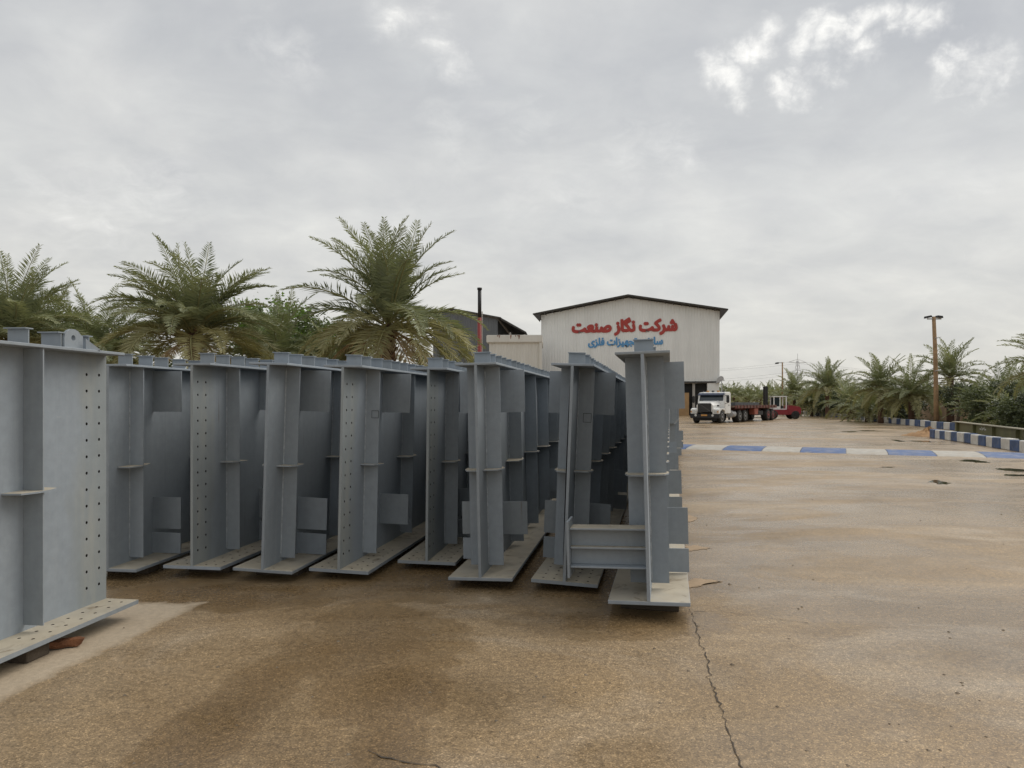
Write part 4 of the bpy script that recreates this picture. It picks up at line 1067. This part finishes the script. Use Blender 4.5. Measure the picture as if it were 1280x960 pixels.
for s in (-1, 1):
    xx = s*1.172
    dr = tb('door', (min(xx, xx+s*.012), -2.40, .86), (max(xx, xx+s*.012), -1.62, 2.40), M_tw, 0, cab)
    tb('side_window', (min(xx+s*.013, xx+s*.024), -2.32, 1.72), (max(xx+s*.013, xx+s*.024), -1.72, 2.32), M_glass, 0, cab)
    tb('door_handle', (min(xx+s*.013, xx+s*.04), -2.34, 1.45), (max(xx+s*.013, xx+s*.04), -2.2, 1.50), M_black, 0, cab)
    m = MB(); m.tube([(s*1.15, -1.5, 2.3), (s*1.48, -1.32, 2.25), (s*1.48, -1.32, 1.65), (s*1.15, -1.5, 1.6)], .02, 6); mr = m.build('mirror_arm', M_black, truck)
    tb('mirror_glass', (s*1.48-.11, -1.37, 1.68), (s*1.48+.11, -1.31, 2.22), M_black, .02, mr)
    tb('step', (s*.95-.2, -2.5, .45), (s*.95+.2, -1.8, .52), M_black)
    m = MB(); m.tube([(s*.85, -3.3, .72), (s*.85, -4.1, .72)], .30, 14); m.build('fuel_tank', M_galv, truck)
for s in (-1, 1):
    wheel(truck, s*1.02, -.92, .52, .30, M_rim_grey, s)
    for y in (-4.75, -6.05): wheel(truck, s*.94, y, .52, .56, M_rim_grey, s)
    for y in (-12.0, -13.3): wheel(truck, s*.96, y, .54, .56, M_rim_red, s)
# trailer
bed = tb('trailer_bed', (-1.25, -14.2, 1.28), (1.25, -3.5, 1.42), M_bedwood)
for s in (-1, 1):
    tb('side_rail', (min(s*1.252, s*1.30), -14.2, 1.20), (max(s*1.252, s*1.30), -3.5, 1.44), M_trl, 0, bed)
    for k in range(13): tb('stake_pocket', (min(s*1.302, s*1.36), -4.0-k*.8, 1.24), (max(s*1.302, s*1.36), -3.88-k*.8, 1.50), M_bedwood, 0, bed)
    tb('chassis_beam', (s*.5-.08, -14.1, .86), (s*.5+.08, -4.0, 1.275), M_trl, 0, bed)
    tb('tool_box', (min(s*.75, s*1.22), -9.25, .62), (max(s*.75, s*1.22), -8.3, 1.19), M_trlbox, .02, bed)
    tb('landing_leg', (s*.8-.07, -7.6, .12), (s*.8+.07, -7.45, 1.27), M_black, 0, bed)
    tb('spare_rack', (min(s*.7, s*1.15), -10.8, .55), (max(s*.7, s*1.15), -9.5, .95), M_black, .03, bed)
tb('rear_bumper', (-1.2, -14.35, .60), (1.2, -14.22, .78), M_trl, 0, bed)
o = tb('steel_bundle', (-1.0, -10.2, 1.425), (1.0, -4.2, 1.70), M_galv, .03)
o.parent = None; o.matrix_world = Matrix.Translation(fr) @ Matrix.Rotation(TR, 4, 'Z')
M_stack = worn("stacked_steel", (.075, .08, .085), .7, .3, 3); o.data.materials.clear(); o.data.materials.append(M_stack)
tag(o, 'flat dark steel load lying on the front of the flatbed trailer', 'steel load')

# forklift facing the trailer
fk = G(974, 523.6)
fork = thing('forklift', 'dark red heavy forklift with white cab behind the trailer', 'forklift', fk, R(86))
def fb(name, lo, hi, mat, bw=0.0, parent=None):
    me = MB().box(lo, hi).mesh(name, mat)
    if bw: bevel(me, bw, 2)
    else: recalc(me)
    return put(name, me, parent or fork)
fb('body', (-.85, -1.2, .42), (.85, 1.1, .95), M_fork, .05)
m = MB(); m.prism([(-1.9, .45), (-1.95, 1.05), (-1.75, 1.28), (-.75, 1.42), (-.65, .95), (-.65, .45)], 0, -.88, .88); me = m.mesh('counterweight', M_fork); bevel(me, .06, 2); put('counterweight', me, fork)
cabf = fb('cab_floor', (-.62, -.55, .955), (.62, .75, 1.05), M_tw)
for sx in (-1, 1):
    for y in (-.52, .1, .70): fb('cab_post', (sx*.58-.045, y-.045, 1.05), (sx*.58+.045, y+.045, 2.24), M_tw, 0, cabf)
fb('cab_roof', (-.66, -.62, 2.24), (.66, .80, 2.34), M_tw, .02, cabf)
fb('seat', (-.25, -.35, 1.052), (.25, .15, 1.35), M_black, .05, cabf)
for sx in (-1, 1): fb('cab_glass', (sx*.575-.008, .15, 1.3), (sx*.575+.008, .65, 2.2), M_glass, 0, cabf)
fb('cab_side_panel', (.60, .15, .96), (.64, .72, 1.28), M_tw, 0, cabf)
fb('cab_side_panel', (-.64, .15, .96), (-.60, .72, 1.28), M_tw, 0, cabf)
for sx in (-1, 1): fb('mast_rail', (sx*.34-.09, 1.25, .15), (sx*.34+.09, 1.5, 3.3), M_black)
for z in (.6, 1.6, 2.4, 3.2): fb('mast_crossbar', (-.25, 1.28, z), (.25, 1.45, z+.14), M_black)
fb('mast_cylinder', (-.1, 1.3, .3), (.1, 1.44, 3.0), M_black)
fb('fork_carriage', (-.6, 1.52, .3), (.6, 1.6, .9), M_black)
for sx in (-1, 1):
    fb('fork_tine', (sx*.4-.07, 1.61, .10), (sx*.4+.07, 2.6, .15), M_black)
    wheel(fork, sx*.80, .85, .45, .34, M_rim_red, sx)
    wheel(fork, sx*.78, -1.35, .42, .30, M_black, sx)
m = MB(); m.tube([(.5, -1.0, 1.3), (.5, -1.0, 1.75)], .05, 8); m.build('exhaust', M_black, fork)

# small stones scattered on the paving
r = random.Random(12); m = MB()
for k in range(120):
    px = r.uniform(120, 1280); py = 560 + 400*r.random()**.8
    q = G(px, py)
    if q.x < 1.6 and q.y > 5.6: continue
    s = r.uniform(.004, .012) * (1 + q.y*.05); e = [Vector((r.uniform(.6, 1.2), 0, 0)), Vector((-.8, .6, 0)), Vector((-.2, -1, 0))]
    i = m.add([q + Vector((s*(1.0+r.random()*.6), 0, .001)), q + Vector((-s*.7, s*r.uniform(.6, 1.1), .001)), q + Vector((-s*.4, -s*r.uniform(.7, 1.2), .001)), q + Vector((s*.1*r.random(), s*.1, s*r.uniform(.5, .9)))])
    for f_ in ((0, 1, 3), (1, 2, 3), (2, 0, 3)): m.face([i+t for t in f_])
tag(m.build('pebbles', M_stone), 'scattered small stones on the wet paving', 'pebbles', None, 'stuff')
